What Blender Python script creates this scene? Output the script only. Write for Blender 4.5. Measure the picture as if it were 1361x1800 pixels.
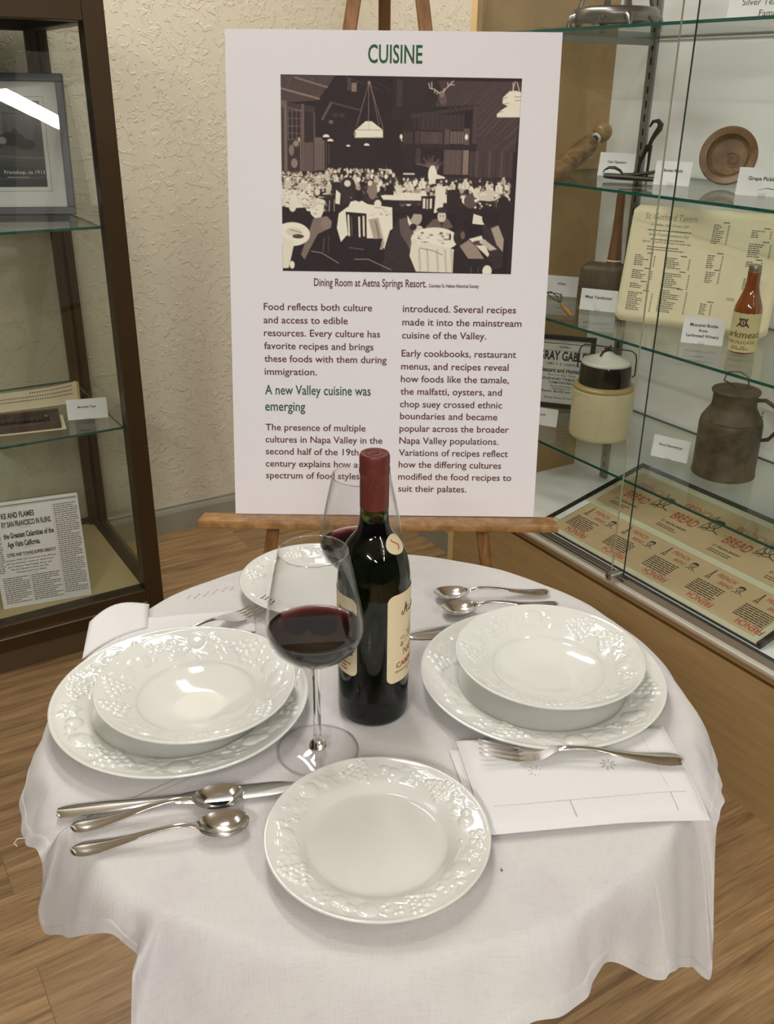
import bpy, bmesh, math, random
import numpy as np
from mathutils import Vector, Matrix

# ------------------------------------------------------------------ scene, camera, light
for _o in list(bpy.data.objects):
    bpy.data.objects.remove(_o)
scene = bpy.context.scene
COL = scene.collection
scene.view_settings.view_transform = 'Standard'
scene.view_settings.look = 'None'
scene.view_settings.exposure = 0.0
scene.view_settings.gamma = 1.0
scene.view_settings.use_curve_mapping = False
try:
    scene.cycles.max_bounces = 14
    scene.cycles.transparent_max_bounces = 24
    scene.cycles.transmission_bounces = 12
    scene.cycles.sample_clamp_indirect = 4.0
    scene.cycles.use_denoising = True
except Exception:
    pass

CAM_H = 1.36
YAW, PITCH, ROLL, FPX = 0.563305, 0.4288078, -0.0130274, 1635.12
_f = Vector((math.sin(YAW) * math.cos(PITCH), math.cos(YAW) * math.cos(PITCH), -math.sin(PITCH)))
_r = Vector((math.cos(YAW), -math.sin(YAW), 0))
_d = _f.cross(_r)
_c, _s = math.cos(ROLL), math.sin(ROLL)
_r2 = _c * _r + _s * _d
_d2 = -_s * _r + _c * _d
cam_data = bpy.data.cameras.new('camera')
cam = bpy.data.objects.new('camera', cam_data)
COL.objects.link(cam)
m3 = Matrix((_r2, -_d2, -_f)).transposed()
cam.matrix_world = Matrix.Translation((0, 0, CAM_H)) @ m3.to_4x4()
cam_data.sensor_fit = 'VERTICAL'
cam_data.sensor_height = 24.0
cam_data.sensor_width = 24.0 * 1361 / 1800
cam_data.lens = FPX / 1800 * 24.0
cam_data.clip_start = 0.02
scene.camera = cam

world = bpy.data.worlds.new('room_ambience')
scene.world = world
world.use_nodes = True
world.node_tree.nodes['Background'].inputs[0].default_value = (1.0, 0.95, 0.87, 1)
world.node_tree.nodes['Background'].inputs[1].default_value = 0.06


def area_light(name, loc, sx, sy, power, color=(0.985, 0.97, 0.945), rot=(0, 0, 0)):
    l = bpy.data.lights.new(name, 'AREA')
    l.shape = 'RECTANGLE'
    l.size, l.size_y, l.energy, l.color = sx, sy, power, color
    o = bpy.data.objects.new(name, l)
    o.location = loc
    o.rotation_euler = rot
    COL.objects.link(o)
    return o


# fluorescent strips on the ceiling, running front to back
CEIL = 2.62
for _x, _y, _p in ((1.00, -1.30, 5.0), (0.80, 2.05, 12.0), (-0.75, 1.55, 1.0)):
    for _k in (-1, 1):
        area_light('ceiling_tube', (_x + 0.055 * _k, _y, CEIL - 0.05), 0.05, 1.2, _p)

area_light('ceiling_panel_or_fill', (-1.70, -1.20, CEIL - 0.05), 0.17, 1.2, 75)
for _x, _y in ((-1.2, -2.9), (0.9, -2.9)):  # two unseen fill lights added at the rear to brighten poster and cabinet back
    area_light('ceiling_panel_or_fill', (_x, _y, CEIL - 0.05), 0.17, 1.2, 55)
for _x, _y in ((1.00, -1.30), (-1.70, -1.20)):  # upward lights added only to brighten the ceiling and its reflections
    area_light('added_uplight', (_x, _y, CEIL - 0.30), 0.10, 1.2, 6, rot=(math.pi, 0, 0))
# ceiling lamp between the table and the back wall
area_light('ceiling_lamp', (0.33, 1.05, CEIL - 0.08), 0.26, 0.26, 6)

# ------------------------------------------------------------------ helpers
R_ = random.Random(7)


def lin(v):
    v = v / 255.0
    return v / 12.92 if v <= 0.04045 else ((v + 0.055) / 1.055) ** 2.4


def rgb(r, g, b):
    return (lin(r), lin(g), lin(b), 1.0)


def smooth01(x):
    x = np.clip(x, 0, 1)
    return x * x * (3 - 2 * x)


MATS = {}


def mat(name, color=(0.5, 0.5, 0.5, 1), rough=0.5, metal=0.0, **kw):
    if name in MATS:
        return MATS[name]
    m = bpy.data.materials.new(name)
    m.use_nodes = True
    b = m.node_tree.nodes['Principled BSDF']
    b.inputs['Base Color'].default_value = color
    b.inputs['Roughness'].default_value = rough
    b.inputs['Metallic'].default_value = metal
    for k, v in kw.items():
        b.inputs[k.replace('_', ' ')].default_value = v
    MATS[name] = m
    return m


def N(m, typ, **kw):
    n = m.node_tree.nodes.new(typ)
    for k, v in kw.items():
        if k.startswith('i_'):
            n.inputs[k[2:].replace('_', ' ')].default_value = v
        else:
            setattr(n, k, v)
    return n


def L(m, a, b):
    m.node_tree.links.new(a, b)


def ramp(m, fac, stops, interp='LINEAR'):
    n = N(m, 'ShaderNodeValToRGB')
    n.color_ramp.interpolation = interp
    el = n.color_ramp.elements
    while len(el) < len(stops):
        el.new(0.5)
    for e, (p, c) in zip(el, stops):
        e.position = p
        e.color = c if len(c) == 4 else (*c, 1)
    L(m, fac, n.inputs[0])
    return n


def coords(m, scale=(1, 1, 1), rot=(0, 0, 0), loc=(0, 0, 0)):
    t = N(m, 'ShaderNodeTexCoord')
    mp = N(m, 'ShaderNodeMapping')
    mp.inputs['Scale'].default_value = scale
    mp.inputs['Rotation'].default_value = rot
    mp.inputs['Location'].default_value = loc
    L(m, t.outputs['Object'], mp.inputs[0])
    return mp.outputs[0]


def bump(m, h, strength, dist):
    b = N(m, 'ShaderNodeBump', i_Strength=strength, i_Distance=dist)
    L(m, h, b.inputs['Height'])
    L(m, b.outputs[0], m.node_tree.nodes['Principled BSDF'].inputs['Normal'])
    return b


def bsdf(m):
    return m.node_tree.nodes['Principled BSDF']


class MB:
    """collects verts and faces of one mesh"""

    def __init__(self):
        self.v, self.f = [], []

    def add(self, vs, fs):
        o = len(self.v)
        self.v.extend(tuple(float(c) for c in v) for v in vs)
        self.f.extend(tuple(i + o for i in f) for f in fs)
        return self

    def box(self, lo, hi, bev=0.0, mtx=None):
        lo, hi = Vector(lo), Vector(hi)
        bm = bmesh.new()
        bmesh.ops.create_cube(bm, size=1.0)
        c, s = (lo + hi) / 2, hi - lo
        for v in bm.verts:
            v.co = Vector((v.co.x * s.x + c.x, v.co.y * s.y + c.y, v.co.z * s.z + c.z))
        if bev > 0:
            bmesh.ops.bevel(bm, geom=list(bm.edges), offset=bev, segments=2, affect='EDGES', profile=0.5)
        bm.verts.index_update()
        vs = [(mtx @ v.co if mtx else v.co)[:] for v in bm.verts]
        fs = [[v.index for v in f.verts] for f in bm.faces]
        bm.free()
        return self.add(vs, fs)

    def lathe(self, prof, n=48, c=(0, 0, 0), close=False):
        vs, fs = [], []
        rings = []
        for r, z in prof:
            if r < 1e-6:
                rings.append([len(vs)])
                vs.append((c[0], c[1], c[2] + z))
            else:
                rings.append(list(range(len(vs), len(vs) + n)))
                for k in range(n):
                    a = 2 * math.pi * k / n
                    vs.append((c[0] + r * math.cos(a), c[1] + r * math.sin(a), c[2] + z))
        pairs = list(zip(rings, rings[1:]))
        if close:
            pairs.append((rings[-1], rings[0]))
        for A, B in pairs:
            if len(A) == 1 and len(B) == 1:
                continue
            for k in range(n):
                k2 = (k + 1) % n
                if len(A) == 1:
                    fs.append((A[0], B[k2], B[k])[::-1])
                elif len(B) == 1:
                    fs.append((A[k], A[k2], B[0]))
                else:
                    fs.append((A[k], A[k2], B[k2], B[k]))
        return self.add(vs, fs)

    def tube(self, pts, rad, n=10, cap=True, flat=1.0):
        pts = [Vector(p) for p in pts]
        if not isinstance(rad, (list, tuple)):
            rad = [rad] * len(pts)
        vs, fs = [], []
        up = Vector((0, 0, 1))
        t0 = (pts[1] - pts[0]).normalized()
        if abs(t0.dot(up)) > 0.95:
            up = Vector((1, 0, 0))
        a = t0.cross(up).normalized()
        for i, p in enumerate(pts):
            t = (pts[min(i + 1, len(pts) - 1)] - pts[max(i - 1, 0)]).normalized()
            a = (a - t * a.dot(t)).normalized()
            b = t.cross(a)
            for k in range(n):
                an = 2 * math.pi * k / n
                vs.append(p + rad[i] * (a * math.cos(an) + b * math.sin(an) * flat))
        for i in range(len(pts) - 1):
            for k in range(n):
                k2 = (k + 1) % n
                fs.append((i * n + k, i * n + k2, (i + 1) * n + k2, (i + 1) * n + k))
        if cap:
            fs.append(tuple(range(n))[::-1])
            fs.append(tuple(range((len(pts) - 1) * n, len(pts) * n)))
        return self.add([v[:] for v in vs], fs)

    def grid(self, P, wrap=False):
        """P[i][j] -> point"""
        ni, nj = len(P), len(P[0])
        vs = [p for row in P for p in row]
        fs = []
        for i in range(ni - 1):
            for j in range(nj if wrap else nj - 1):
                j2 = (j + 1) % nj
                fs.append((i * nj + j, i * nj + j2, (i + 1) * nj + j2, (i + 1) * nj + j))
        return self.add(vs, fs)

    def bar(self, a, b, w, t, side, bev=0.0015):
        """straight stick a->b, width w along `side`, thickness t across"""
        a, b = Vector(a), Vector(b)
        d = (b - a)
        ln = d.length
        z = d.normalized()
        x = (Vector(side) - z * Vector(side).dot(z)).normalized()
        y = z.cross(x)
        M = Matrix((x, y, z)).transposed().to_4x4()
        M.translation = a
        return self.box((-w / 2, -t / 2, 0), (w / 2, t / 2, ln), bev, M)

    def build(self, name, material, parent=None, smooth=True, loc=None, rotz=0.0, angle=40, flip=False):
        me = bpy.data.meshes.new(name)
        me.from_pydata(self.v, [], self.f)
        bm = bmesh.new()
        bm.from_mesh(me)
        bmesh.ops.recalc_face_normals(bm, faces=bm.faces)
        if flip:
            bmesh.ops.reverse_faces(bm, faces=bm.faces)
        bm.to_mesh(me)
        bm.free()
        me.materials.append(material)
        if smooth:
            me.shade_smooth()
            try:
                me.set_sharp_from_angle(angle=math.radians(angle))
            except Exception:
                pass
        o = bpy.data.objects.new(name, me)
        COL.objects.link(o)
        if parent is not None:
            o.parent = parent
        if loc is not None:
            o.location = loc
        o.rotation_euler.z = rotz
        return o


def tag(o, label=None, cat=None, group=None, kind=None):
    if label:
        o['label'] = label
    if cat:
        o['category'] = cat
    if group:
        o['group'] = group
    if kind:
        o['kind'] = kind
    return o


def thing(name, label, cat, loc=(0, 0, 0), rotz=0.0, group=None):
    o = bpy.data.objects.new(name, None)
    o.empty_display_size = 0.03
    COL.objects.link(o)
    o.location = loc
    o.rotation_euler = (0, 0, rotz)
    return tag(o, label, cat, group)


def struct(name, mb, m, smooth=False):
    o = mb.build(name, m, smooth=smooth)
    o['kind'] = 'structure'
    return o


def copy_tree(o, label=None, loc=None, rotz=None):
    r = o.copy()
    COL.objects.link(r)
    for ch in o.children:
        c = ch.copy()
        COL.objects.link(c)
        c.parent = r
        for g in ch.children:
            d = g.copy()
            COL.objects.link(d)
            d.parent = c
    if label:
        r['label'] = label
    if loc is not None:
        r.location = loc
    if rotz is not None:
        r.rotation_euler.z = rotz
    return r


# --- lettering ------------------------------------------------------
_TXT = {}


CAPH = [0.0]


def text2d(s, bold=0.0, shear=0.0):
    """ink of a line of lettering: points scaled to capital height 1, left edge at 0"""
    key = (s, bold, shear)
    if key in _TXT:
        return _TXT[key]
    cu = bpy.data.curves.new('t', 'FONT')
    cu.body = s
    cu.size = 1.0
    cu.offset = bold
    cu.shear = shear
    cu.resolution_u = 3
    ob = bpy.data.objects.new('t', cu)
    COL.objects.link(ob)
    dg = bpy.context.evaluated_depsgraph_get()
    me = bpy.data.meshes.new_from_object(ob.evaluated_get(dg))
    v = np.array([x.co[:2] for x in me.vertices]) if len(me.vertices) else np.zeros((0, 2))
    f = [tuple(p.vertices) for p in me.polygons]
    bpy.data.objects.remove(ob)
    bpy.data.curves.remove(cu)
    bpy.data.meshes.remove(me)
    if len(v):
        v[:, 0] -= v[:, 0].min()
        if s == 'H' and CAPH[0] == 0:
            CAPH[0] = v[:, 1].max()
            return v, f
        if CAPH[0] == 0:
            text2d('H')
        v /= CAPH[0]
    _TXT[key] = (v, f)
    return v, f


def put_text(mb, s, x, y, cap, width=None, plane=None, bold=0.0, shear=0.0, align='L', lift=0.0004, rot180=False, xs=1.0):
    """write s with its baseline at (x, y) on plane(x, y, lift) -> point"""
    v, f = text2d(s, bold, shear)
    if not len(v):
        return
    wn = v[:, 0].max()
    sx = (width / wn) if width else cap * xs
    X, Y = v[:, 0] * sx, v[:, 1] * cap
    w = wn * sx
    if align == 'C':
        X = X - w / 2
    elif align == 'R':
        X = X - w
    if rot180:
        X, Y = -X, -Y
    mb.add([plane(x + a, y + b, lift) for a, b in zip(X, Y)], f)


def flat_plane(O, U, V):
    O, U, V = Vector(O), Vector(U), Vector(V)
    n = U.cross(V).normalized()
    return lambda x, y, lift=0.0: (O + U * x + V * y + n * lift)[:]


def quad(mb, plane, x0, y0, x1, y1, lift=0.0004):
    mb.add([plane(x0, y0, lift), plane(x1, y0, lift), plane(x1, y1, lift), plane(x0, y1, lift)], [(0, 1, 2, 3)])


def dashes(mb, plane, x0, x1, ytop, n, pitch, h, rng, ragged=0.2, lift=0.0004, word=(0.004, 0.011)):
    """rows of unreadably small print: word-length strokes"""
    for i in range(n):
        y = ytop - pitch * i
        x = x0
        end = x1 - (x1 - x0) * ragged * rng.random() if rng.random() < 0.35 else x1
        while x < end - 0.001:
            w = min(rng.uniform(*word), end - x)
            quad(mb, plane, x, y - h, x + w, y, lift)
            x += w + rng.uniform(0.35, 0.7) * h


# ------------------------------------------------------------------ materials
M_plaster = mat('plaster', rgb(208, 199, 178), 0.85)
m = M_plaster
co = coords(m)
n1 = N(m, 'ShaderNodeTexNoise', i_Scale=36.0, i_Detail=3.0, i_Roughness=0.55, i_Distortion=0.9)
L(m, co, n1.inputs['Vector'])
r1 = ramp(m, n1.outputs[0], [(0.535, (0, 0, 0)), (0.585, (1, 1, 1)), (0.70, (0.8, 0.8, 0.8))])
n2 = N(m, 'ShaderNodeTexNoise', i_Scale=90.0, i_Detail=2.0)
L(m, co, n2.inputs['Vector'])
mx = N(m, 'ShaderNodeMath', operation='MULTIPLY_ADD')
L(m, n2.outputs[0], mx.inputs[0])
mx.inputs[1].default_value = 0.18
L(m, r1.outputs[0], mx.inputs[2])
bump(m, mx.outputs[0], 0.42, 0.0045)

M_ceiling = mat('ceiling_paint', rgb(236, 234, 226), 0.9)
M_base = mat('baseboard_paint', rgb(150, 146, 130), 0.5)

# plank floor: boards run along X
M_floor = mat('floor_planks', rgb(150, 115, 75), 0.42)
m = M_floor
co = coords(m, loc=(-0.10, -0.1675, 0))
bk = N(m, 'ShaderNodeTexBrick')
bk.offset = 0.37
bk.offset_frequency = 2
for k, v in dict(Scale=1.0, Mortar_Size=0.0008, Brick_Width=0.96, Row_Height=0.18, Bias=0.0, Mortar_Smooth=0.2).items():
    bk.inputs[k.replace('_', ' ')].default_value = v
bk.inputs['Color1'].default_value = (0.0, 0.0, 0.0, 1)
bk.inputs['Color2'].default_value = (1.0, 1.0, 1.0, 1)
bk.inputs['Mortar'].default_value = (0.3, 0.3, 0.3, 1)
L(m, co, bk.inputs['Vector'])
# shift the grain per board
vm = N(m, 'ShaderNodeVectorMath', operation='MULTIPLY_ADD')
L(m, bk.outputs['Color'], vm.inputs[0])
vm.inputs[1].default_value = (7.0, 5.0, 3.0)
L(m, co, vm.inputs[2])
mp = N(m, 'ShaderNodeMapping')
mp.inputs['Scale'].default_value = (1.6, 22.0, 1.0)
L(m, vm.outputs[0], mp.inputs[0])
g1 = N(m, 'ShaderNodeTexNoise', i_Scale=2.2, i_Detail=9.0, i_Roughness=0.66, i_Distortion=0.25)
L(m, mp.outputs[0], g1.inputs['Vector'])
mp2 = N(m, 'ShaderNodeMapping')
mp2.inputs['Scale'].default_value = (6.0, 130.0, 1.0)
L(m, vm.outputs[0], mp2.inputs[0])
g2 = N(m, 'ShaderNodeTexNoise', i_Scale=2.0, i_Detail=4.0, i_Roughness=0.6)
L(m, mp2.outputs[0], g2.inputs['Vector'])
mixg = N(m, 'ShaderNodeMix', data_type='FLOAT')
mixg.inputs[0].default_value = 0.33
L(m, g1.outputs[0], mixg.inputs[2])
L(m, g2.outputs[0], mixg.inputs[3])
rc = ramp(m, mixg.outputs[0], [(0.30, rgb(84, 60, 36)), (0.43, rgb(130, 101, 66)), (0.55, rgb(156, 125, 86)), (0.72, rgb(182, 152, 110))])
tone = ramp(m, bk.outputs['Color'], [(0.0, (0.74, 0.73, 0.72)), (1.0, (1.06, 1.05, 1.04))])
mm = N(m, 'ShaderNodeMix', data_type='RGBA', blend_type='MULTIPLY')
mm.inputs[0].default_value = 1.0
L(m, rc.outputs[0], mm.inputs[6])
L(m, tone.outputs[0], mm.inputs[7])
m2 = N(m, 'ShaderNodeMix', data_type='RGBA')
L(m, bk.outputs['Fac'], m2.inputs[0])
L(m, mm.outputs[2], m2.inputs[6])
m2.inputs[7].default_value = rgb(112, 86, 56)
L(m, m2.outputs[2], bsdf(m).inputs['Base Color'])
bump(m, mixg.outputs[0], 0.12, 0.002)


def wood(name, dark, light, scale=(30, 30, 2.5), rough=0.5, noise=3.0):
    m = mat(name, light, rough)
    co = coords(m, scale)
    n = N(m, 'ShaderNodeTexNoise', i_Scale=noise, i_Detail=6.0, i_Roughness=0.6, i_Distortion=0.4)
    L(m, co, n.inputs['Vector'])
    r = ramp(m, n.outputs[0], [(0.34, dark), (0.66, light)])
    L(m, r.outputs[0], bsdf(m).inputs['Base Color'])
    return m


M_easel = wood('easel_oak', rgb(130, 92, 48), rgb(176, 132, 78), (24, 24, 24), 0.45, 2.2)
M_easelV = wood('easel_oak_legs', rgb(110, 70, 32), rgb(158, 110, 58), (60, 60, 4), 0.45, 2.0)
M_laminate = wood('maple_laminate', rgb(162, 134, 88), rgb(176, 146, 100), (3, 3, 30), 0.42, 2.2)
M_maple_edge = mat('maple_edge', rgb(214, 182, 128), 0.45)
M_laminate_in = wood('maple_laminate_inside', rgb(168, 137, 92), rgb(186, 155, 108), (4, 30, 3), 0.45, 2.0)
M_white_in = mat('white_melamine', rgb(250, 250, 246), 0.5)
M_steel = mat('grey_steel_strip', rgb(150, 152, 148), 0.4, 0.6)
M_alu = mat('brushed_aluminium', rgb(226, 218, 204), 0.38, 0.55)
M_track = mat('bronzed_track', rgb(146, 128, 112), 0.4, 0.55)
M_black = mat('black_plastic', rgb(22, 21, 20), 0.45)
M_bronze = mat('dark_bronze_frame', rgb(66, 50, 27), 0.42, 0.35)
M_chrome = mat('chrome', rgb(210, 208, 204), 0.12, 1.0)
M_casefloor = mat('tan_case_floor', rgb(176, 160, 118), 0.6)
M_table = wood('table_wood', rgb(100, 66, 36), rgb(140, 98, 58), (3, 30, 3), 0.5)


def thin_glass(name, tint=(0.975, 0.99, 0.98, 1), refl=1.0):
    m = bpy.data.materials.new(name)
    m.use_nodes = True
    nt = m.node_tree
    nt.nodes.remove(nt.nodes['Principled BSDF'])
    out = nt.nodes['Material Output']
    tr = N(m, 'ShaderNodeBsdfTransparent')
    tr.inputs[0].default_value = tint
    gl = N(m, 'ShaderNodeBsdfGlossy')
    gl.inputs['Roughness'].default_value = 0.0
    geo = N(m, 'ShaderNodeNewGeometry')
    dot = N(m, 'ShaderNodeVectorMath', operation='DOT_PRODUCT')
    L(m, geo.outputs['Normal'], dot.inputs[0])
    L(m, geo.outputs['Incoming'], dot.inputs[1])
    ab = N(m, 'ShaderNodeMath', operation='ABSOLUTE')
    L(m, dot.outputs['Value'], ab.inputs[0])
    om = N(m, 'ShaderNodeMath', operation='SUBTRACT')
    om.inputs[0].default_value = 1.0
    L(m, ab.outputs[0], om.inputs[1])
    pw = N(m, 'ShaderNodeMath', operation='POWER')
    L(m, om.outputs[0], pw.inputs[0])
    pw.inputs[1].default_value = 5.0
    mul = N(m, 'ShaderNodeMath', operation='MULTIPLY_ADD')
    L(m, pw.outputs[0], mul.inputs[0])
    mul.inputs[1].default_value = 0.96 * refl
    mul.inputs[2].default_value = 0.04 * refl
    mi = N(m, 'ShaderNodeMixShader')
    L(m, mul.outputs[0], mi.inputs[0])
    L(m, tr.outputs[0], mi.inputs[1])
    L(m, gl.outputs[0], mi.inputs[2])
    L(m, mi.outputs[0], out.inputs[0])
    MATS[name] = m
    return m


M_pane = thin_glass('clear_pane', (0.985, 0.995, 0.988, 1), 0.8)
M_shelfglass = thin_glass('shelf_glass', (0.965, 0.988, 0.975, 1), 0.8)
M_smoke = thin_glass('greenish_pane', (0.950, 0.967, 0.940, 1), 0.9)
M_acrylic = thin_glass('clear_acrylic', (0.95, 0.95, 0.95, 1), 1.0)
M_stem = thin_glass('crystal', (0.985, 0.985, 0.985, 1), 1.0)
M_glassedge = mat('green_glass_edge', rgb(24, 82, 70), 0.15)

# true solid glass for stems
M_solid = mat('solid_crystal', (1, 1, 1, 1), 0.0, 0.0, IOR=1.5, Transmission_Weight=1.0)

M_wine = bpy.data.materials.new('red_wine')
m = M_wine
m.use_nodes = True
b = bsdf(m)
b.inputs['Base Color'].default_value = (1, 1, 1, 1)
b.inputs['Roughness'].default_value = 0.0
b.inputs['IOR'].default_value = 1.33
b.inputs['Transmission Weight'].default_value = 1.0
va = N(m, 'ShaderNodeVolumeAbsorption')
va.inputs['Color'].default_value = (0.55, 0.03, 0.06, 1)
va.inputs['Density'].default_value = 420.0
L(m, va.outputs[0], m.node_tree.nodes['Material Output'].inputs['Volume'])

M_bottle = bpy.data.materials.new('green_bottle_glass')
m = M_bottle
m.use_nodes = True
b = bsdf(m)
b.inputs['Base Color'].default_value = (1, 1, 1, 1)
b.inputs['Roughness'].default_value = 0.02
b.inputs['IOR'].default_value = 1.5
b.inputs['Transmission Weight'].default_value = 1.0
va = N(m, 'ShaderNodeVolumeAbsorption')
va.inputs['Color'].default_value = (0.30, 0.42, 0.05, 1)
va.inputs['Density'].default_value = 120.0
L(m, va.outputs[0], m.node_tree.nodes['Material Output'].inputs['Volume'])

M_capsule = mat('red_capsule', rgb(106, 48, 39), 0.42, 0.25)
M_capsule_ink = mat('capsule_emboss', rgb(78, 26, 22), 0.5)
M_label = mat('cream_label', rgb(222, 206, 168), 0.6)
M_porc = mat('porcelain', rgb(215, 215, 207), 0.09, 0.0, IOR=1.5, Coat_Weight=0.35, Coat_Roughness=0.03)
M_silver = mat('silver_plate', rgb(228, 226, 223), 0.15, 1.0)
M_tarnish = mat('tarnished_silver', rgb(126, 122, 116), 0.3, 0.9)

M_linen = mat('white_linen', rgb(228, 219, 217), 0.92, 0.0, Sheen_Weight=0.15)
m = M_linen
co = coords(m, (1, 1, 1), (0, 0, 0.5))
w1 = N(m, 'ShaderNodeTexNoise', i_Scale=1.0, i_Detail=3.0)
mpa = N(m, 'ShaderNodeMapping')
mpa.inputs['Scale'].default_value = (900, 60, 60)
L(m, co, mpa.inputs[0])
L(m, mpa.outputs[0], w1.inputs['Vector'])
w2 = N(m, 'ShaderNodeTexNoise', i_Scale=1.0, i_Detail=3.0)
mpb = N(m, 'ShaderNodeMapping')
mpb.inputs['Scale'].default_value = (60, 900, 60)
L(m, co, mpb.inputs[0])
L(m, mpb.outputs[0], w2.inputs['Vector'])
ad = N(m, 'ShaderNodeMath', operation='ADD')
L(m, w1.outputs[0], ad.inputs[0])
L(m, w2.outputs[0], ad.inputs[1])
bump(m, ad.outputs[0], 0.38, 0.0008)
st = N(m, 'ShaderNodeTexNoise', i_Scale=9.0, i_Detail=5.0, i_Roughness=0.6)
L(m, co, st.inputs['Vector'])
sr = ramp(m, st.outputs[0], [(0.30, rgb(191, 186, 187)), (0.52, rgb(201, 197, 194)), (0.75, rgb(200, 197, 191))])
slub = ramp(m, ad.outputs[0], [(0.62, (0.93, 0.93, 0.93)), (1.30, (1.03, 1.03, 1.03))])
mxs = N(m, 'ShaderNodeMix', data_type='RGBA', blend_type='MULTIPLY')
mxs.inputs[0].default_value = 1.0
L(m, sr.outputs[0], mxs.inputs[6])
L(m, slub.outputs[0], mxs.inputs[7])
L(m, mxs.outputs[2], bsdf(m).inputs['Base Color'])

M_napkin = mat('white_napkin_linen', rgb(218, 216, 214), 0.9)
m = M_napkin
co = coords(m, (1, 1, 1))
w1 = N(m, 'ShaderNodeTexNoise', i_Scale=420.0, i_Detail=2.0)
L(m, co, w1.inputs['Vector'])
bump(m, w1.outputs[0], 0.2, 0.0005)
M_stitch = mat('grey_stitch', rgb(168, 160, 156), 0.9)
M_stain = mat('faint_violet_stain', rgb(188, 174, 188), 0.95)

M_board = mat('poster_card', rgb(238, 234, 237), 0.6)
M_green = mat('green_ink', rgb(38, 92, 56), 0.7)
M_brown = mat('brown_ink', rgb(96, 48, 34), 0.7)
M_ink = mat('black_ink', rgb(38, 36, 34), 0.7)
M_greyink = mat('grey_ink', rgb(104, 100, 90), 0.7)
M_redink = mat('red_ink', rgb(168, 66, 48), 0.7)
M_card = mat('white_card', rgb(232, 231, 228), 0.6)
M_paper = mat('old_cream_paper', rgb(228, 216, 180), 0.7)
M_newsprint = mat('newsprint', rgb(216, 215, 208), 0.7)
M_kraft = mat('tan_wrapper_paper', rgb(190, 166, 126), 0.7)
M_mat = mat('pale_mat_board', rgb(206, 202, 172), 0.7)
M_olive = mat('olive_ink', rgb(96, 98, 46), 0.7)
M_iron = mat('dark_iron', rgb(62, 58, 52), 0.4, 0.7)
M_rust = mat('dull_tin', rgb(104, 90, 70), 0.55, 0.25)
m = M_rust
co = coords(m, (1, 1, 1))
n1 = N(m, 'ShaderNodeTexNoise', i_Scale=28.0, i_Detail=6.0, i_Roughness=0.65)
L(m, co, n1.inputs['Vector'])
r1 = ramp(m, n1.outputs[0], [(0.35, rgb(72, 60, 44)), (0.7, rgb(104, 90, 68))])
L(m, r1.outputs[0], bsdf(m).inputs['Base Color'])
M_stone = mat('stoneware', rgb(212, 202, 164), 0.3)
M_stone_brown = mat('brown_glaze_line', rgb(166, 142, 92), 0.3)
M_blackglaze = mat('black_glaze', rgb(34, 26, 20), 0.12)
M_lid = mat('grey_stone_lid', rgb(206, 202, 188), 0.35)
M_amber = mat('amber_glass', rgb(128, 66, 24), 0.08, 0.0, Coat_Weight=0.5)
M_cap = mat('dull_metal_cap', rgb(150, 142, 120), 0.35, 0.8)
M_oldlabel = mat('stained_label', rgb(206, 190, 140), 0.7)
M_dkwood = wood('dark_mallet_wood', rgb(70, 56, 40), rgb(96, 78, 56), (20, 20, 4), 0.6)
M_handle = wood('handle_wood', rgb(96, 60, 34), rgb(126, 84, 50), (60, 60, 6), 0.45)
M_pin = wood('rolling_pin_wood', rgb(142, 112, 72), rgb(178, 146, 102), (8, 8, 30), 0.3)
M_roller = wood('old_roller_wood', rgb(96, 70, 42), rgb(150, 116, 74), (22, 22, 40), 0.4, 1.6)
M_bowlwood = wood('turned_walnut', rgb(98, 72, 46), rgb(136, 104, 70), (6, 30, 6), 0.4)
M_whiskwood = mat('whisk_handle_wood', rgb(150, 110, 56), 0.4)
M_typewood = wood('type_block_wood', rgb(58, 44, 34), rgb(80, 62, 48), (30, 6, 6), 0.5)
M_frameblk = mat('charcoal_frame', rgb(66, 68, 73), 0.35)
M_matwhite = mat('white_mat', rgb(236, 235, 230), 0.7)

# ------------------------------------------------------------------ the room
WALL_Y, WALL_X = 2.752, 1.598
struct('floor', MB().add([(-3, -3, 0), (3.2, -3, 0), (3.2, WALL_Y, 0), (-3, WALL_Y, 0)], [(0, 1, 2, 3)]), M_floor)
struct('ceiling', MB().box((-3, -3, CEIL), (3.2, WALL_Y + 0.1, CEIL + 0.05)), M_ceiling)
struct('wall_back', MB().box((-3, WALL_Y, 0), (WALL_X + 0.1, WALL_Y + 0.1, CEIL)), M_plaster)
# right wall: the stretch between the corner and the built-in cabinet, then the alcove behind it
struct('wall_right', MB().box((WALL_X, 1.975, 0), (WALL_X + 0.1, WALL_Y, CEIL)), M_plaster)
struct('wall_alcove', MB().box((1.99, -0.3, 0), (2.09, 1.975, CEIL)), M_plaster)
prof = [(0, 0), (0.012, 0), (0.012, 0.068), (0.009, 0.078), (0.006, 0.084), (0.006, 0.092), (0, 0.096)]


def baseboard(name, a, b, nrm):
    mb = MB()
    rows = []
    for p in (a, b):
        rows.append([(p[0] + nrm[0] * d, p[1] + nrm[1] * d, z) for d, z in prof])
    mb.grid(rows)
    return struct(name, mb, M_base)


baseboard('baseboard_back', (-3, WALL_Y), (WALL_X, WALL_Y), (0, -1))
baseboard('baseboard_right', (WALL_X, WALL_Y), (WALL_X, 1.975), (-1, 0))
# plaster return beside the cabinet with a dark open joint
struct('trim_1', MB().box((1.512, 1.9555, 0.0), (WALL_X, 1.995, CEIL), 0.003), M_plaster)
struct('trim_2', MB().box((1.536, 1.9952, 0.1), (WALL_X, 2.002, CEIL)), M_black)

# ------------------------------------------------------------------ right built-in display cabinet
cab = thing('display_cabinet', 'long maple display cabinet with sliding glass doors along the right wall', 'cabinet', (1.445, 0.8, 0))


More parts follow.
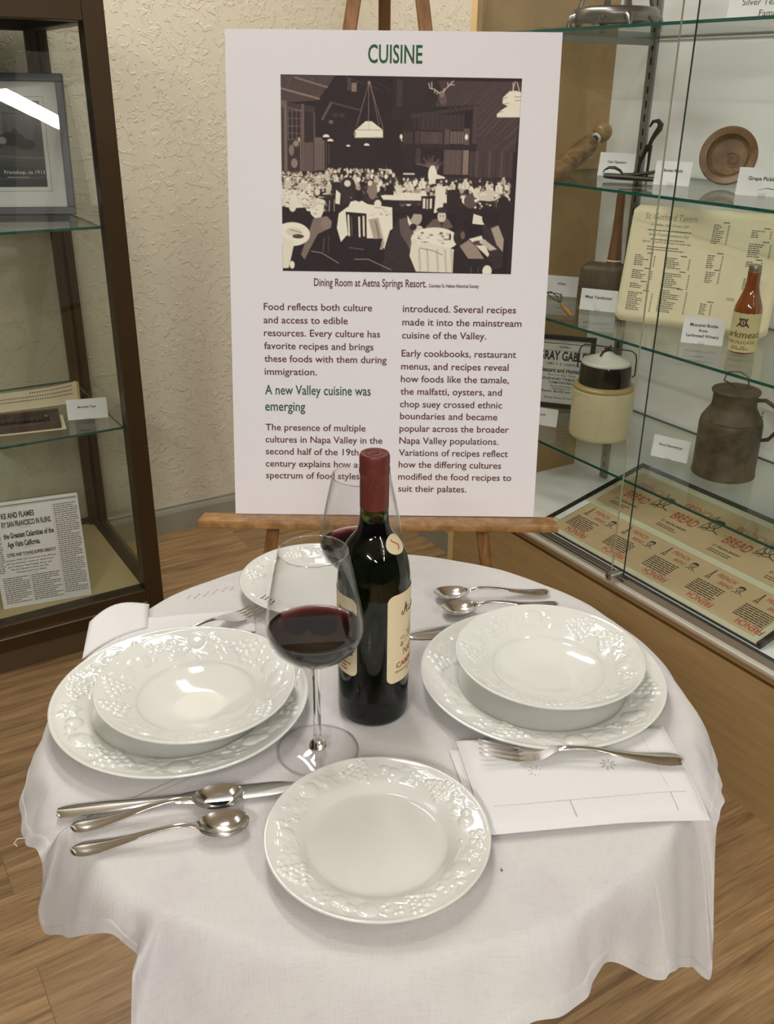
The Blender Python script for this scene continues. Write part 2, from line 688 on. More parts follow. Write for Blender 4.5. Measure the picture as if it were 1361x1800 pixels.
def W2(root):
    """world coordinates -> local of an unrotated or rotated root"""
    mi = (Matrix.Translation(root.location) @ Matrix.Rotation(root.rotation_euler.z, 4, 'Z')).inverted()
    return mi


class MBW(MB):
    """mesh given in world coordinates, stored in the parent's"""

    def build_in(self, name, material, root, **kw):
        mi = W2(root)
        self.v = [tuple(mi @ Vector(v)) for v in self.v]
        return MB.build(self, name, material, root, **kw)


CY0, CY1 = -0.30, 1.951
SH = [1.4779, 1.1693, 0.8644, 0.5581]
MBW().box((1.446, CY0, 0.0), (1.466, CY1 - 0.004, 0.300)).build_in('base_panel', M_laminate, cab, smooth=False)
MBW().box((1.4495, CY0, 0.3005), (1.468, CY1 - 0.004, 0.309)).build_in('shadow_groove', mat('groove_brown', rgb(104, 72, 36), 0.6), cab, smooth=False)
MBW().box((1.446, CY0, 0.3095), (1.468, CY1 - 0.004, 0.322)).build_in('base_cap', M_laminate, cab, smooth=False)
MBW().box((1.440, CY0, 0.3225), (1.457, CY1 - 0.02, 0.3335), 0.003).build_in('front_lip', M_alu, cab)
mb = MBW().box((1.4575, CY0, 0.3225), (1.4985, CY1 - 0.02, 0.3285))
mb.build_in('door_track', M_track, cab, smooth=False)
mb = MBW()
for x in (1.4700, 1.4830, 1.4925):
    mb.box((x, 1.3045, 0.3286), (x + 0.0040, CY1 - 0.022, 0.3290))
mb.box((1.4940, CY0, 0.3286), (1.4975, 1.3045, 0.3290))
mb.build_in('track_groove', M_black, cab, smooth=False)
MBW().box((1.4455, CY1 - 0.022, 0.323), (1.889, CY1, 2.1)).build_in('end_panel', M_laminate_in, cab, smooth=False)
MBW().box((1.4435, CY1 - 0.0225, 0.0), (1.4453, CY1 + 0.001, 2.1)).build_in('edge_band', M_maple_edge, cab, smooth=False)
MBW().box((1.4990, CY0, 0.305), (1.889, CY1 - 0.0225, 0.3245)).build_in('floor_panel', M_white_in, cab, smooth=False)
MBW().box((1.8895, CY0, 0.30), (1.905, CY1, 2.1)).build_in('back_panel', M_white_in, cab, smooth=False)
MBW().box((1.4455, CY0, 2.08), (1.889, CY1 - 0.0225, 2.1)).build_in('top_panel', M_laminate_in, cab, smooth=False)


def glass_sheet(lo, hi, root, name, surf, edge_mat):
    mb = MBW().box(lo, hi)
    o = mb.build_in(name, surf, root, smooth=False)
    o.data.materials.append(edge_mat)
    d = [hi[k] - lo[k] for k in range(3)]
    thin = d.index(min(d))
    for p in o.data.polygons:
        if abs(p.normal[thin]) < 0.5:
            p.material_index = 1
    return o


for z in SH:
    glass_sheet((1.495, CY0 + 0.02, z - 0.006), (1.882, 1.9275, z), cab, 'shelf', M_shelfglass, M_glassedge)
M_dooredge = mat('dark_green_door_edge', rgb(36, 52, 44), 0.2)
glass_sheet((1.4618, 1.337, 0.330), (1.4668, 1.9275, 2.07), cab, 'glass_door', M_pane, mat('pale_glass_edge', rgb(150, 150, 128), 0.2))
glass_sheet((1.4880, 0.15, 0.330), (1.4930, 1.3235, 2.07), cab, 'glass_door', M_pane, M_dooredge)
# slotted shelf standards on the back panel with brackets
for ys in (1.800, 0.95):
    mb = MBW()
    mb.box((1.8825, ys - 0.013, 0.326), (1.8893, ys + 0.013, 2.07))
    st_o = mb.build_in('shelf_standard', M_steel, cab, smooth=False)
    sl = MBW()
    k = 0
    z = 0.36
    while z < 2.0:
        sl.box((1.8815, ys - 0.002, z), (1.8826, ys + 0.002, z + 0.016))
        z += 0.032
    s_o = sl.build_in('slots', M_black, cab, smooth=False)
    s_o.parent = st_o
    for zz in SH:
        MBW().box((1.56, ys - 0.0045, zz - 0.020), (1.8815, ys + 0.0045, zz - 0.0065)).build_in('shelf_bracket', M_steel, cab, smooth=False)
# door lock on the overlap
lk = MBW()
ring = []
for (r, x) in ((0.0, 1.4270), (0.0070, 1.4270), (0.0098, 1.4285), (0.0098, 1.4390), (0.0085, 1.4395), (0.0085, 1.4618)):
    ring.append([(x, 1.313 + r * math.cos(a * math.pi / 12), 0.349 + r * math.sin(a * math.pi / 12)) for a in range(24)])
lk.grid(ring, wrap=True)
lock = lk.build_in('lock', M_chrome, cab)
kb = MBW().box((1.4260, 1.3120, 0.3460), (1.4269, 1.3140, 0.3520)).build_in('keyhole', M_black, cab, smooth=False)
kb.parent = lock

# ------------------------------------------------------------------ left free-standing glass case
YF, YB, XR, XL = 2.17, 2.712, 0.660, -0.62
case = thing('display_case', 'dark bronze framed glass display case standing against the back wall at left', 'display case', (0.02, 2.17, 0))
PW = 0.046
for x, y in ((XR, YF), (XR, YB - PW), (XL + PW, YF), (XL + PW, YB - PW)):
    MBW().box((x - PW, y, 0.05), (x, y + PW, 1.532), 0.002).build_in('corner_post', M_bronze, case, smooth=False)
for y in (YF, YB - PW):
    MBW().box((XL + PW, y + 0.001, 0.060), (XR - PW, y + PW, 0.1328 - 0.0), 0.002).build_in('bottom_rail', M_bronze, case, smooth=False)
    MBW().box((XL + PW, y + 0.001, 1.476), (XR - PW, y + PW, 1.532), 0.002).build_in('top_rail', M_bronze, case, smooth=False)
MBW().box((XR - PW + 0.001, YF + PW, 0.060), (XR - 0.001, YB - PW, 0.1328), 0.002).build_in('side_rail', M_bronze, case, smooth=False)
MBW().box((XR - PW + 0.001, YF + PW, 1.476), (XR - 0.001, YB - PW, 1.532), 0.002).build_in('side_rail', M_bronze, case, smooth=False)
MBW().box((XL + PW, YF - 0.004, 0.0975), (XR - PW, YF + 0.0005, 0.1015)).build_in('chrome_bead', M_chrome, case, smooth=False)
MBW().box((XL + 0.004, YF + 0.006, 0.0), (XR - 0.004, YB - 0.006, 0.0595)).build_in('plinth', mat('plinth_dark', rgb(84, 66, 42), 0.6), case, smooth=False)
MBW().box((XL + PW, YF + PW, 0.112), (XR - PW, YB - PW, 0.1315)).build_in('floor_panel', M_casefloor, case, smooth=False)
MBW().box((XL + 0.002, YF + 0.004, 1.5325), (XR - 0.002, YB - 0.002, 1.545)).build_in('top_panel', M_bronze, case, smooth=False)
glass_sheet((XL + PW, YF + 0.018, 0.1335), (XR - PW, YF + 0.023, 1.4755), case, 'front_pane', M_pane, M_dooredge)
glass_sheet((XR - 0.028, YF + PW, 0.1335), (XR - 0.023, YB - PW, 1.4755), case, 'side_pane', M_smoke, M_dooredge)
glass_sheet((XL + PW, YB - 0.028, 0.1335), (XR - PW, YB - 0.023, 1.4755), case, 'back_pane', M_smoke, M_dooredge)
LS = [1.0652, 0.5857]
for z in LS:
    glass_sheet((XL + PW + 0.01, YF + 0.026, z - 0.006), (XR - PW - 0.004, YB - PW - 0.004, z), case, 'shelf', M_shelfglass, M_glassedge)
mb = MBW().box((XR - PW - 0.012, YB - PW - 0.014, 0.1335), (XR - PW + 0.010, YB - PW - 0.0005, 1.475))
sd = mb.build_in('shelf_standard', mat('brown_steel', rgb(72, 58, 36), 0.45, 0.5), case, smooth=False)
sl = MBW()
z = 0.17
while z < 1.45:
    sl.box((XR - PW - 0.003, YB - PW - 0.0150, z), (XR - PW + 0.001, YB - PW - 0.0141, z + 0.009))
    z += 0.019
so = sl.build_in('slots', M_black, case, smooth=False)
so.parent = sd

# ------------------------------------------------------------------ easel and poster
PO = Vector((0.5500, 1.3540, 0.6930))
PU = Vector((0.84506981, -0.53465598, 0.0))
PV = Vector((0.10254963, 0.16208852, 0.98143308))
PN = Vector((-0.52472907, -0.82937946, 0.19180489))


def PP(u, v, n=0.0):
    return PO + PU * u + PV * v + PN * n


BACK_H = Vector((-PN.x, -PN.y, 0)).normalized()
easel = thing('easel', 'brown wooden tripod easel holding the white poster', 'easel', (PP(0.245, 0, -0.3).x, PP(0.245, 0, -0.3).y, 0))


def to_floor(a, b):
    t = (0.0 - a.z) / (b.z - a.z)
    return a + (b - a) * t


for (a, b) in (((0.2310, 1.01), (0.0600, -0.04)), ((0.2715, 1.01), (0.4250, -0.04))):
    A, B = PP(a[0], a[1], -0.019), PP(b[0], b[1], -0.019)
    F = to_floor(A, B)
    MBW().bar(F + Vector((0, 0, 0.001)), A, 0.0205, 0.018, PU).build_in('leg', M_easelV, easel, smooth=False)
A = PP(0.243, 1.02, -0.040)
F = Vector((A.x, A.y, 0)) + BACK_H * 0.52
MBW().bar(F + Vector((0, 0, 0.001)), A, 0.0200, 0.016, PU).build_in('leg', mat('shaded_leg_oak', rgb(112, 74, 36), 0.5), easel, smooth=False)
mb = MBW()
Mx = Matrix((PU, PV, PN)).transposed().to_4x4()
Mx.translation = PO
mb.box((-0.056, -0.0125, -0.0095), (0.543, 0.0025 - 0.0005, 0.047), 0.003, Mx)
mb.build_in('ledge', M_easel, easel)
mb = MBW().box((0.205, 0.985, -0.034), (0.297, 1.035, -0.008), 0.003, Mx)
mb.build_in('head_block', M_easel, easel)

pt = thing('poster_board', 'white poster headed CUISINE with a sepia dining room photograph and two text columns', 'poster', PO)
PW_, PH_ = 0.5105, 0.7590
MBW().add([PP(0, .0025, 0), PP(PW_ - .003, .0035, 0), PP(PW_ + .004, PH_, 0), PP(.0025, PH_ - .001, 0),
           PP(0, .0025, -.005), PP(PW_ - .003, .0035, -.005), PP(PW_ + .004, PH_, -.005), PP(.0025, PH_ - .001, -.005)],
          [(0, 1, 2, 3), (7, 6, 5, 4), (0, 4, 5, 1), (1, 5, 6, 2), (2, 6, 7, 3), (3, 7, 4, 0)]).build_in('board', M_board, pt, smooth=False)
pl = lambda x, y, lift=0.0: PP(x, y, lift)[:]
mb = MBW()
put_text(mb, 'CUISINE', 0.2200, 0.7132, 0.0252, 0.0828, pl, bold=0.012)
mb.build_in('heading_text', M_green, pt, smooth=False)
mb = MBW()
put_text(mb, 'A new Valley cuisine was', 0.0540, 0.2063, 0.0152, 0.1745, pl, bold=0.010)
put_text(mb, 'emerging', 0.0537, 0.1792, 0.0152, 0.0664, pl, bold=0.010)
mb.build_in('subheading_text', M_green, pt, smooth=False)
mb = MBW()
put_text(mb, 'Dining Room at Aetna Springs Resort.', 0.1358, 0.3813, 0.0118, 0.1808, pl, bold=0.012)
put_text(mb, 'Courtesy St. Helena Historical Society', 0.3203, 0.3815, 0.0050, 0.0806, pl, bold=0.02)
mb.build_in('caption_text', M_brown, pt, smooth=False)
paras = {}
for s, x, y, w in (
        ("Food reflects both culture", 0.0542, 0.3426, 0.1754), ("and access to edible", 0.0538, 0.3216, 0.1365),
        ("resources. Every culture has", 0.0538, 0.3010, 0.1891), ("favorite recipes and brings", 0.0538, 0.2802, 0.1786),
        ("these foods with them during", 0.0538, 0.2595, 0.2003), ("immigration.", 0.0538, 0.2384, 0.0859),
        ("The presence of multiple", 0.0537, 0.1464, 0.1667), ("cultures in Napa Valley in the", 0.0533, 0.1261, 0.1954),
        ("second half of the 19th", 0.0534, 0.1058, 0.1556), ("century explains how a", 0.0530, 0.0850, 0.1549),
        ("spectrum of food styles", 0.0531, 0.0649, 0.1577), ("introduced. Several recipes", 0.2792, 0.3421, 0.1833),
        ("made it into the mainstream", 0.2788, 0.3209, 0.1934), ("cuisine of the Valley.", 0.2788, 0.3000, 0.1369),
        ("Early cookbooks, restaurant", 0.2785, 0.2709, 0.1873), ("menus, and recipes reveal", 0.2781, 0.2499, 0.1763),
        ("how foods like the tamale,", 0.2780, 0.2293, 0.1780), ("the malfatti, oysters, and", 0.2776, 0.2088, 0.1674),
        ("chop suey crossed ethnic", 0.2771, 0.1879, 0.1691), ("boundaries and became", 0.2775, 0.1680, 0.1618),
        ("popular across the broader", 0.2770, 0.1473, 0.1822), ("Napa Valley populations.", 0.2770, 0.1269, 0.1656),
        ("Variations of recipes reflect", 0.2765, 0.1064, 0.1829), ("how the differing cultures", 0.2764, 0.0863, 0.1725),
        ("modified the food recipes to", 0.2760, 0.0656, 0.1908), ("suit their palates.", 0.2763, 0.0448, 0.1153)):
    key = (x > .2, y > (.29 if x > .2 else .2))
    put_text(paras.setdefault(key, MBW()), s, x, y, 0.0108, w, pl, bold=0.010)
for q in paras.values():
    q.build_in('body_paragraph', M_brown, pt, smooth=False)


# --- a small painter for printed photographs -----------------------
class Paint:
    def __init__(self, x0, y0, x1, y1, nx, ny):
        self.x = np.linspace(x0, x1, nx)[None, :].repeat(ny, 0)
        self.y = np.linspace(y0, y1, ny)[:, None].repeat(nx, 1)
        self.t = np.zeros((ny, nx))
        self.px = (x1 - x0) / nx

    def _put(self, d, tone, a=1.0):
        """d: signed distance-like (negative inside), in source units"""
        k = np.clip(0.5 - d / (self.px * 1.3), 0, 1) * a
        self.t = self.t * (1 - k) + (tone if not callable(tone) else tone(self.x, self.y)) * k

    def poly(self, pts, tone, a=1.0):
        inside = np.zeros(self.x.shape, bool)
        dist = np.full(self.x.shape, 1e9)
        for (ax, ay), (bx, by) in zip(pts, pts[1:] + pts[:1]):
            c = ((ay > self.y) != (by > self.y)) & (self.x < (bx - ax) * (self.y - ay) / (by - ay + 1e-12) + ax)
            inside ^= c
            dist = np.minimum(dist, self._seg(ax, ay, bx, by))
        self._put(np.where(inside, -dist, dist), tone, a)

    def _seg(self, ax, ay, bx, by):
        dx, dy = bx - ax, by - ay
        t = np.clip(((self.x - ax) * dx + (self.y - ay) * dy) / (dx * dx + dy * dy + 1e-9), 0, 1)
        return np.hypot(self.x - ax - t * dx, self.y - ay - t * dy)

    def line(self, ax, ay, bx, by, w, tone, a=1.0):
        self._put(self._seg(ax, ay, bx, by) - w / 2, tone, a)

    def ell(self, cx, cy, rx, ry, tone, a=1.0, rot=0.0):
        c, s = math.cos(rot), math.sin(rot)
        X, Y = self.x - cx, self.y - cy
        u, v = X * c + Y * s, -X * s + Y * c
        q = np.sqrt((u / rx) ** 2 + (v / ry) ** 2)
        self._put((q - 1) * min(rx, ry), tone, a)

    def rect(self, x0, y0, x1, y1, tone, a=1.0):
        self.poly([(x0, y0), (x1, y0), (x1, y1), (x0, y1)], tone, a)

    def grain(self, amt, seed, bx=1, by=1):
        rg = np.random.RandomState(seed)
        ny, nx = self.t.shape
        g = rg.randn(ny // by + 2, nx // bx + 2).repeat(by, 0).repeat(bx, 1)[:ny, :nx]
        self.t = self.t + g * amt

    def sheet(self, name, plane, root, stops, rough=0.5, lift=0.0003):
        """plane(fx, fy): fractions across and down -> world point"""
        ny, nx = self.t.shape
        t = np.clip(self.t, 0, 1)
        ks = np.array([s[0] for s in stops])
        cols = np.stack([np.interp(t, ks, [lin(s[1][c]) for s in stops]) for c in range(3)], -1)
        vs = []
        for j in range(ny):
            for i in range(nx):
                vs.append(plane(i / (nx - 1), j / (ny - 1), lift))
        mi = W2(root)
        vs = [tuple(mi @ Vector(v)) for v in vs]
        fs = [(j * nx + i, j * nx + i + 1, (j + 1) * nx + i + 1, (j + 1) * nx + i) for j in range(ny - 1) for i in range(nx - 1)]
        me = bpy.data.meshes.new(name)
        me.from_pydata(vs, [], fs)
        at = me.color_attributes.new('print', 'FLOAT_COLOR', 'POINT')
        c4 = np.ones((ny * nx, 4), np.float32)
        c4[:, :3] = cols.reshape(-1, 3)
        at.data.foreach_set('color', c4.ravel())
        mm = bpy.data.materials.new(name + '_print')
        mm.use_nodes = True
        an = N(mm, 'ShaderNodeAttribute', attribute_name='print')
        L(mm, an.outputs['Color'], bsdf(mm).inputs['Base Color'])
        bsdf(mm).inputs['Roughness'].default_value = rough
        bsdf(mm).inputs['Specular IOR Level'].default_value = 0.18
        me.materials.append(mm)
        o = bpy.data.objects.new(name, me)
        COL.objects.link(o)
        o.parent = root
        return o


def paint_dining_room():
    p = Paint(42, 33, 1325, 1095, 430, 356)
    p.t[:] = 0.06
    rg = random.Random(3)
    # ceiling and beams, left
    p.poly([(42, 33), (335, 33), (240, 165), (42, 180)], 0.20)
    p.line(120, 48, 292, 96, 10, 0.40); p.line(42, 105, 246, 156, 11, 0.44)
    p.line(100, 45, 75, 105, 6, 0.28); p.line(215, 50, 200, 60, 6, 0.28)
    p.poly([(225, 200), (335, 33), (420, 33), (400, 60), (250, 240)], 0.06)
    p.line(385, 40, 560, 100, 5, 0.16); p.line(540, 60, 640, 110, 4, 0.14)
    p.line(265, 262, 312, 175, 13, 0.30); p.line(310, 175, 470, 212, 8, 0.22)
    p.line(420, 90, 455, 60, 4, 0.2)
    p.rect(420, 70, 447, 116, 0.44); p.rect(398, 45, 416, 110, 0.2); p.rect(300, 268, 322, 286, 0.36)
    p.rect(320, 230, 350, 250, 0.14); p.rect(355, 230, 385, 252, 0.14)
    # left wall and window
    p.poly([(42, 172), (225, 200), (228, 545), (42, 548)], 0.15)
    p.rect(42, 168, 75, 205, 0.34)
    p.rect(58, 190, 74, 545, 0.36); p.rect(44, 200, 52, 545, 0.2)
    p.rect(152, 185, 166, 540, 0.33); p.line(80, 205, 155, 222, 7, 0.34)
    p.rect(80, 222, 148, 300, 0.10); p.rect(80, 304, 148, 374, 0.10)
    for x in (80, 102, 125, 148): p.line(x, 218, x, 372, 3.5, 0.38)
    for y in (222, 262, 302, 340, 372): p.line(78, y, 150, y, 3.5, 0.36)
    p.rect(80, 380, 146, 540, 0.12)
    p.ell(97, 430, 14, 30, 0.42); p.ell(122, 395, 16, 16, 0.5); p.ell(112, 500, 18, 26, 0.46); p.line(138, 365, 138, 380, 8, 0.8)
    p.line(146, 375, 146, 540, 4, 0.5)
    p.rect(160, 388, 214, 540, 0.30); p.rect(220, 360, 276, 536, 0.35); p.rect(168, 225, 215, 385, 0.1)
    p.line(220, 230, 225, 540, 6, 0.3); p.line(285, 370, 285, 530, 10, 0.16); p.line(300, 375, 300, 500, 4, 0.3)
    for x in (172, 190, 205, 236, 250, 264): p.line(x, 395, x, 535, 3, 0.22)
    # big hanging lamp
    for q in ((513, 66, 448, 300), (514, 66, 592, 305), (512, 66, 512, 272), (518, 66, 570, 290)): p.line(*q, 3.2, 0.46)
    p.ell(513, 68, 8, 9, 0.5)
    p.poly([(497, 270), (530, 270), (591, 314), (592, 356), (440, 359), (438, 322)], 0.97)
    p.line(442, 316, 590, 316, 3, 0.45); p.line(514, 275, 516, 316, 2, 0.6); p.line(442, 358, 588, 352, 3, 0.6)
    p.ell(440, 338, 6, 14, 0.5)
    for cx, cy, r in ((285, 356, 18), (308, 378, 16), (405, 404, 11), (505, 398, 15)):
        p.ell(cx, cy, r, r * 0.72, 1.0); p.rect(cx - r - 3, cy + 2, cx + r + 3, cy + r, 0.05)
    # right: panelled wall, boards and balcony
    p.poly([(880, 50), (1325, 50), (1310, 420), (1100, 420), (1100, 172), (870, 190)], 0.17)
    for k in range(26):
        x = 820 + k * 22
        p.line(x, 330 + 10 * (k % 3), x + 250, 60, 6, 0.20 + 0.09 * rg.random(), 0.6)
        p.line(1110 + k * 9, 410, 1130 + k * 20, 380 - k * 9, 4, 0.25 * rg.random() + 0.08, 0.4)
    p.poly([(640, 33), (870, 33), (900, 100), (860, 200), (700, 260), (640, 260)], 0.09)
    p.rect(660, 50, 690, 190, 0.15)
    p.poly([(740, 240), (1100, 172), (1100, 400), (690, 400), (690, 300)], 0.08)
    p.line(745, 240, 1095, 184, 20, 0.14); p.rect(1074, 180, 1100, 380, 0.20)
    p.rect(790, 230, 1030, 310, 0.13)
    for x in range(760, 1030, 24): p.line(x, 225, x, 310, 3, 0.18)
    p.rect(1028, 205, 1066, 300, 0.05)
    p.rect(924, 306, 952, 386, 0.28); p.rect(765, 318, 790, 390, 0.17); p.rect(1030, 300, 1058, 390, 0.30)
    for k in range(14): p.line(798 + k * 8.7, 322, 798 + k * 8.7, 382, 4, 0.36)
    for k in range(7): p.line(960 + k * 10.5, 318, 960 + k * 10.5, 380, 4.6, 0.52)
    for k in range(5): p.line(708 + k * 10, 324, 708 + k * 10, 382, 3.4, 0.26)
    p.rect(690, 386, 1098, 410, 0.09)
    p.ell(690, 349, 8, 13, 1.0); p.ell(1043, 345, 9, 15, 1.0); p.ell(694, 368, 4, 6, 0.8)
    p.rect(925, 415, 1022, 548, 0.28); p.rect(1028, 415, 1060, 548, 0.44); p.rect(1066, 420, 1300, 560, 0.17)
    for x in (945, 975, 1000): p.line(x, 420, x, 545, 8, 0.33, 0.5)
    for x in (1105, 1175, 1240): p.line(x, 420, x, 560, 10, 0.27)
    for x in (1085, 1140, 1210, 1270): p.line(x, 430, x, 560, 3, 0.09)
    p.rect(705, 418, 765, 520, 0.08); p.rect(770, 410, 798, 500, 0.16)
    # antlered head
    p.ell(908, 146, 20, 34, 0.30, 1, -0.25); p.ell(902, 120, 15, 18, 0.42)
    for q in ((892, 118, 860, 96), (860, 96, 838, 92), (838, 92, 830, 66), (848, 94, 846, 60), (866, 100, 862, 114), (878, 108, 876, 122),
              (906, 112, 930, 85), (930, 85, 952, 60), (944, 72, 966, 72), (936, 80, 930, 62), (915, 104, 912, 92), (952, 62, 962, 52)):
        p.line(*q, 4.5, 0.78)
    # chandelier, right
    for q in ((1290, 50, 1278, 100), (1278, 55, 1282, 100), (1300, 55, 1315, 100)): p.line(*q, 5, 0.75)
    p.poly([(1262, 100), (1300, 97), (1325, 105), (1325, 236), (1202, 238), (1200, 222), (1222, 200), (1256, 178), (1228, 165), (1228, 135)], 0.96)
    for q in ((1228, 140, 1252, 132), (1240, 166, 1262, 164), (1206, 212, 1232, 206), (1290, 130, 1325, 128), (1295, 150, 1325, 146)): p.line(*q, 2.5, 0.3)
    # plant
    for k in range(34):
        a = math.radians(-165 + 150 * k / 33 + rg.uniform(-4, 4)); r = rg.uniform(40, 85)
        p.line(858, 512, 858 + r * math.cos(a), 512 + 0.8 * r * math.sin(a), 2.6, rg.uniform(0.2, 0.5), 0.8)
    # the crowd
    p.rect(42, 560, 1300, 720, 0.10)
    spots = []
    for k in range(440):
        d = rg.random()
        if k % 5 < 3:
            x = rg.uniform(44, 330); y = 545 + 110 * d * (1 - .25 * (x - 44) / 290)
        elif k % 5 == 3:
            x = rg.uniform(280, 680); y = 525 + 105 * d * d
        else:
            x = rg.uniform(640, 1290); y = 575 + 110 * d
        spots.append((y, x))
    for y, x in sorted(spots):
        sc_ = 6.0 + 8.0 * max(0, (y - 520)) / 150
        tn = rg.choice((0.99, 0.95, 0.85, 0.7, 0.45, 0.10, 0.06)) if x < 330 else rg.choice((0.97, 0.85, 0.6, 0.3, 0.08, 0.06))
        p.ell(x, y + sc_ * 1.6, sc_ * 1.25, sc_ * 1.7, tn, 1, rg.uniform(-.4, .4))
        p.ell(x + rg.uniform(-2, 2), y, sc_ * 0.62, sc_ * 0.82, rg.choice((0.95, 0.85, 0.72)))
        p.ell(x - sc_ * .1, y - sc_ * .55, sc_ * 0.62, sc_ * 0.34, rg.choice((0.06, 0.3, 0.7)))
    for k in range(170):
        x = rg.uniform(44, 1290); y = rg.uniform(560, 690)
        p.line(x, y, x + rg.uniform(-9, 9), y + rg.uniform(-8, 8), rg.uniform(1.5, 3.5), rg.choice((0.05, 0.98, 0.9, 0.1)), .8)
    for (x, y, q, tn) in ((690, 610, 13, .85), (745, 590, 15, .9), (812, 572, 17, .95), (900, 600, 16, .9), (978, 588, 14, .8), (1048, 572, 17, .9), (1112, 628, 19, .8), (1182, 600, 18, .9), (1232, 588, 18, .95), (1255, 560, 12, .7), (1150, 640, 14, .85), (620, 600, 13, .5), (560, 560, 13, .8), (525, 600, 14, .4), (405, 610, 15, .3), (340, 560, 12, .9)):
        p.poly([(x - q, y + q), (x - q * .4, y + q * .6), (x + q * .5, y + q * .6), (x + q * 1.2, y + q * 1.2), (x + q * 1.1, y + q * 3.2), (x - q * 1.1, y + q * 3.2)], tn)
        p.line(x - q * .4, y + q * 1.2, x, y + q * 2.8, 3, tn * .6); p.ell(x, y, q * .58, q * .75, .92)
        p.poly([(x - q * .62, y), (x - q * .5, y - q * .7), (x + q * .3, y - q * .85), (x + q * .6, y - q * .3)], .12); p.line(x - q * .2, y + q * .05, x + q * .3, y + q * .05, 2, .5)
    p.ell(652, 575, 13, 34, 0.12); p.ell(653, 556, 9, 13, 0.85)
    p.rect(592, 525, 634, 531, 0.9); p.rect(612, 505, 614, 525, 0.4); p.rect(706, 543, 768, 552, 0.85)
    # waiter
    p.ell(866, 548, 24, 48, 0.99); p.poly([(870, 540), (935, 562), (935, 570), (868, 575)], 0.95); p.ell(890, 512, 10, 12, 0.4); p.rect(846, 580, 884, 600, 0.95)
    # tables in the middle
    p.poly([(585, 668), (650, 655), (740, 648), (830, 655), (885, 690), (760, 697), (600, 690)], 0.96)
    p.rect(590, 692, 830, 712, 0.12)
    p.poly([(590, 695), (690, 700), (690, 790), (600, 720)], 0.05)
    p.ell(625, 668, 14, 14, 0.99); p.ell(680, 645, 14, 22, 0.9)
    p.poly([(890, 610), (945, 615), (925, 750), (880, 760)], 0.95)
    p.rect(312, 598, 366, 662, 0.07); p.rect(612, 612, 656, 664, 0.06)
    p.poly([(948, 632), (1012, 628), (1020, 720), (950, 740)], 0.07)
    p.poly([(290, 690), (345, 670), (350, 790), (290, 790)], 0.05); p.line(305, 700, 300, 780, 5, 0.6); p.line(330, 695, 330, 780, 5, 0.55)
    p.poly([(808, 668), (886, 664), (880, 745), (812, 745)], 0.06)
    p.rect(818, 680, 832, 735, 0.9); p.rect(838, 682, 848, 738, 0.7); p.rect(856, 680, 868, 735, 0.92)
    p.ell(405, 625, 42, 55, 0.10); p.ell(402, 605, 18, 18, 0.9)
    p.ell(540, 640, 26, 50, 0.45); p.ell(525, 602, 12, 14, 0.9)
    p.poly([(340, 640), (365, 660), (360, 720), (335, 715)], 0.95)
    # left tables and people
    p.poly([(42, 640), (130, 650), (280, 700), (260, 800), (150, 780), (42, 740)], 0.90)
    for (x, y, q) in ((75, 580, 17), (158, 592, 17), (192, 612, 19), (243, 566, 13), (292, 545, 12), (300, 600, 13)):
        p.poly([(x - q, y + q * .9), (x - q * .4, y + q * .6), (x + q * .5, y + q * .6), (x + q * 1.2, y + q * 1.2), (x + q * 1.1, y + q * 3.4), (x - q * 1.1, y + q * 3.4)], rg.choice((.95, .9, .8)))
        p.line(x - q * .5, y + q * 1.2, x - q * .2, y + q * 3, 3, .6); p.line(x + q * .4, y + q * 1.4, x + q * .7, y + q * 2.8, 3, .55)
        p.ell(x, y, q * .58, q * .75, .93); p.poly([(x - q * .6, y), (x - q * .5, y - q * .7), (x + q * .3, y - q * .85), (x + q * .6, y - q * .3)], .55)
    for k in range(130):
        x, y = rg.uniform(46, 285), rg.uniform(640, 745)
        p.ell(x, y, rg.uniform(2, 9), rg.uniform(1.5, 4), rg.choice((0.3, 0.99, 0.6, 1, .12, .8)), 1, rg.uniform(-.6, .6))
    for k in range(60):
        x, y = rg.uniform(130, 285), rg.uniform(680, 800)
        p.line(x, y, x + rg.uniform(-6, 12), y + rg.uniform(10, 34), rg.uniform(2, 4), rg.choice((.7, .98, .5)), .7)
    p.ell(108, 705, 22, 40, 0.93)
    p.rect(42, 760, 1300, 1095, 0.03)
    p.poly([(42, 735), (95, 745), (170, 740), (215, 830), (200, 840), (42, 820)], 0.04)
    p.poly([(196, 742), (212, 718), (240, 706), (266, 722), (272, 758), (258, 790), (235, 806), (214, 790), (200, 775)], 0.93); p.poly([(200, 742), (215, 712), (250, 704), (262, 722), (235, 726), (215, 748)], .80); p.line(218, 770, 232, 776, 4, .4); p.line(226, 752, 240, 750, 3, .45); p.ell(100, 735, 20, 30, 0.9)
    p.poly([(215, 800), (290, 785), (318, 815), (312, 850), (240, 885), (200, 960), (165, 1030), (145, 1000), (180, 900)], 0.40)
    p.ell(285, 825, 30, 32, 0.46)
    p.ell(98, 888, 98, 66, 0.96); p.poly([(42, 900), (110, 930), (85, 1040), (75, 1078), (42, 1080)], 0.90)
    p.ell(105, 875, 45, 22, 0.82); p.ell(130, 900, 32, 12, 0.2); p.line(85, 862, 150, 880, 4, 0.4); p.ell(95, 1060, 14, 22, 0.97)
    # centre table and chair
    p.poly([(400, 735), (500, 715), (650, 732), (655, 850), (640, 860), (610, 965), (585, 905), (500, 905), (400, 890), (368, 928), (345, 850), (355, 770)], 0.96)
    for k in range(14): p.ell(rg.uniform(510, 640), rg.uniform(735, 780), rg.uniform(4, 11), rg.uniform(3, 6), rg.choice((0.8, 0.6, 1, 0.9)))
    p.poly([(402, 745), (420, 705), (470, 690), (520, 720), (525, 775), (402, 770)], 0.97); p.ell(466, 673, 25, 30, 0.05)
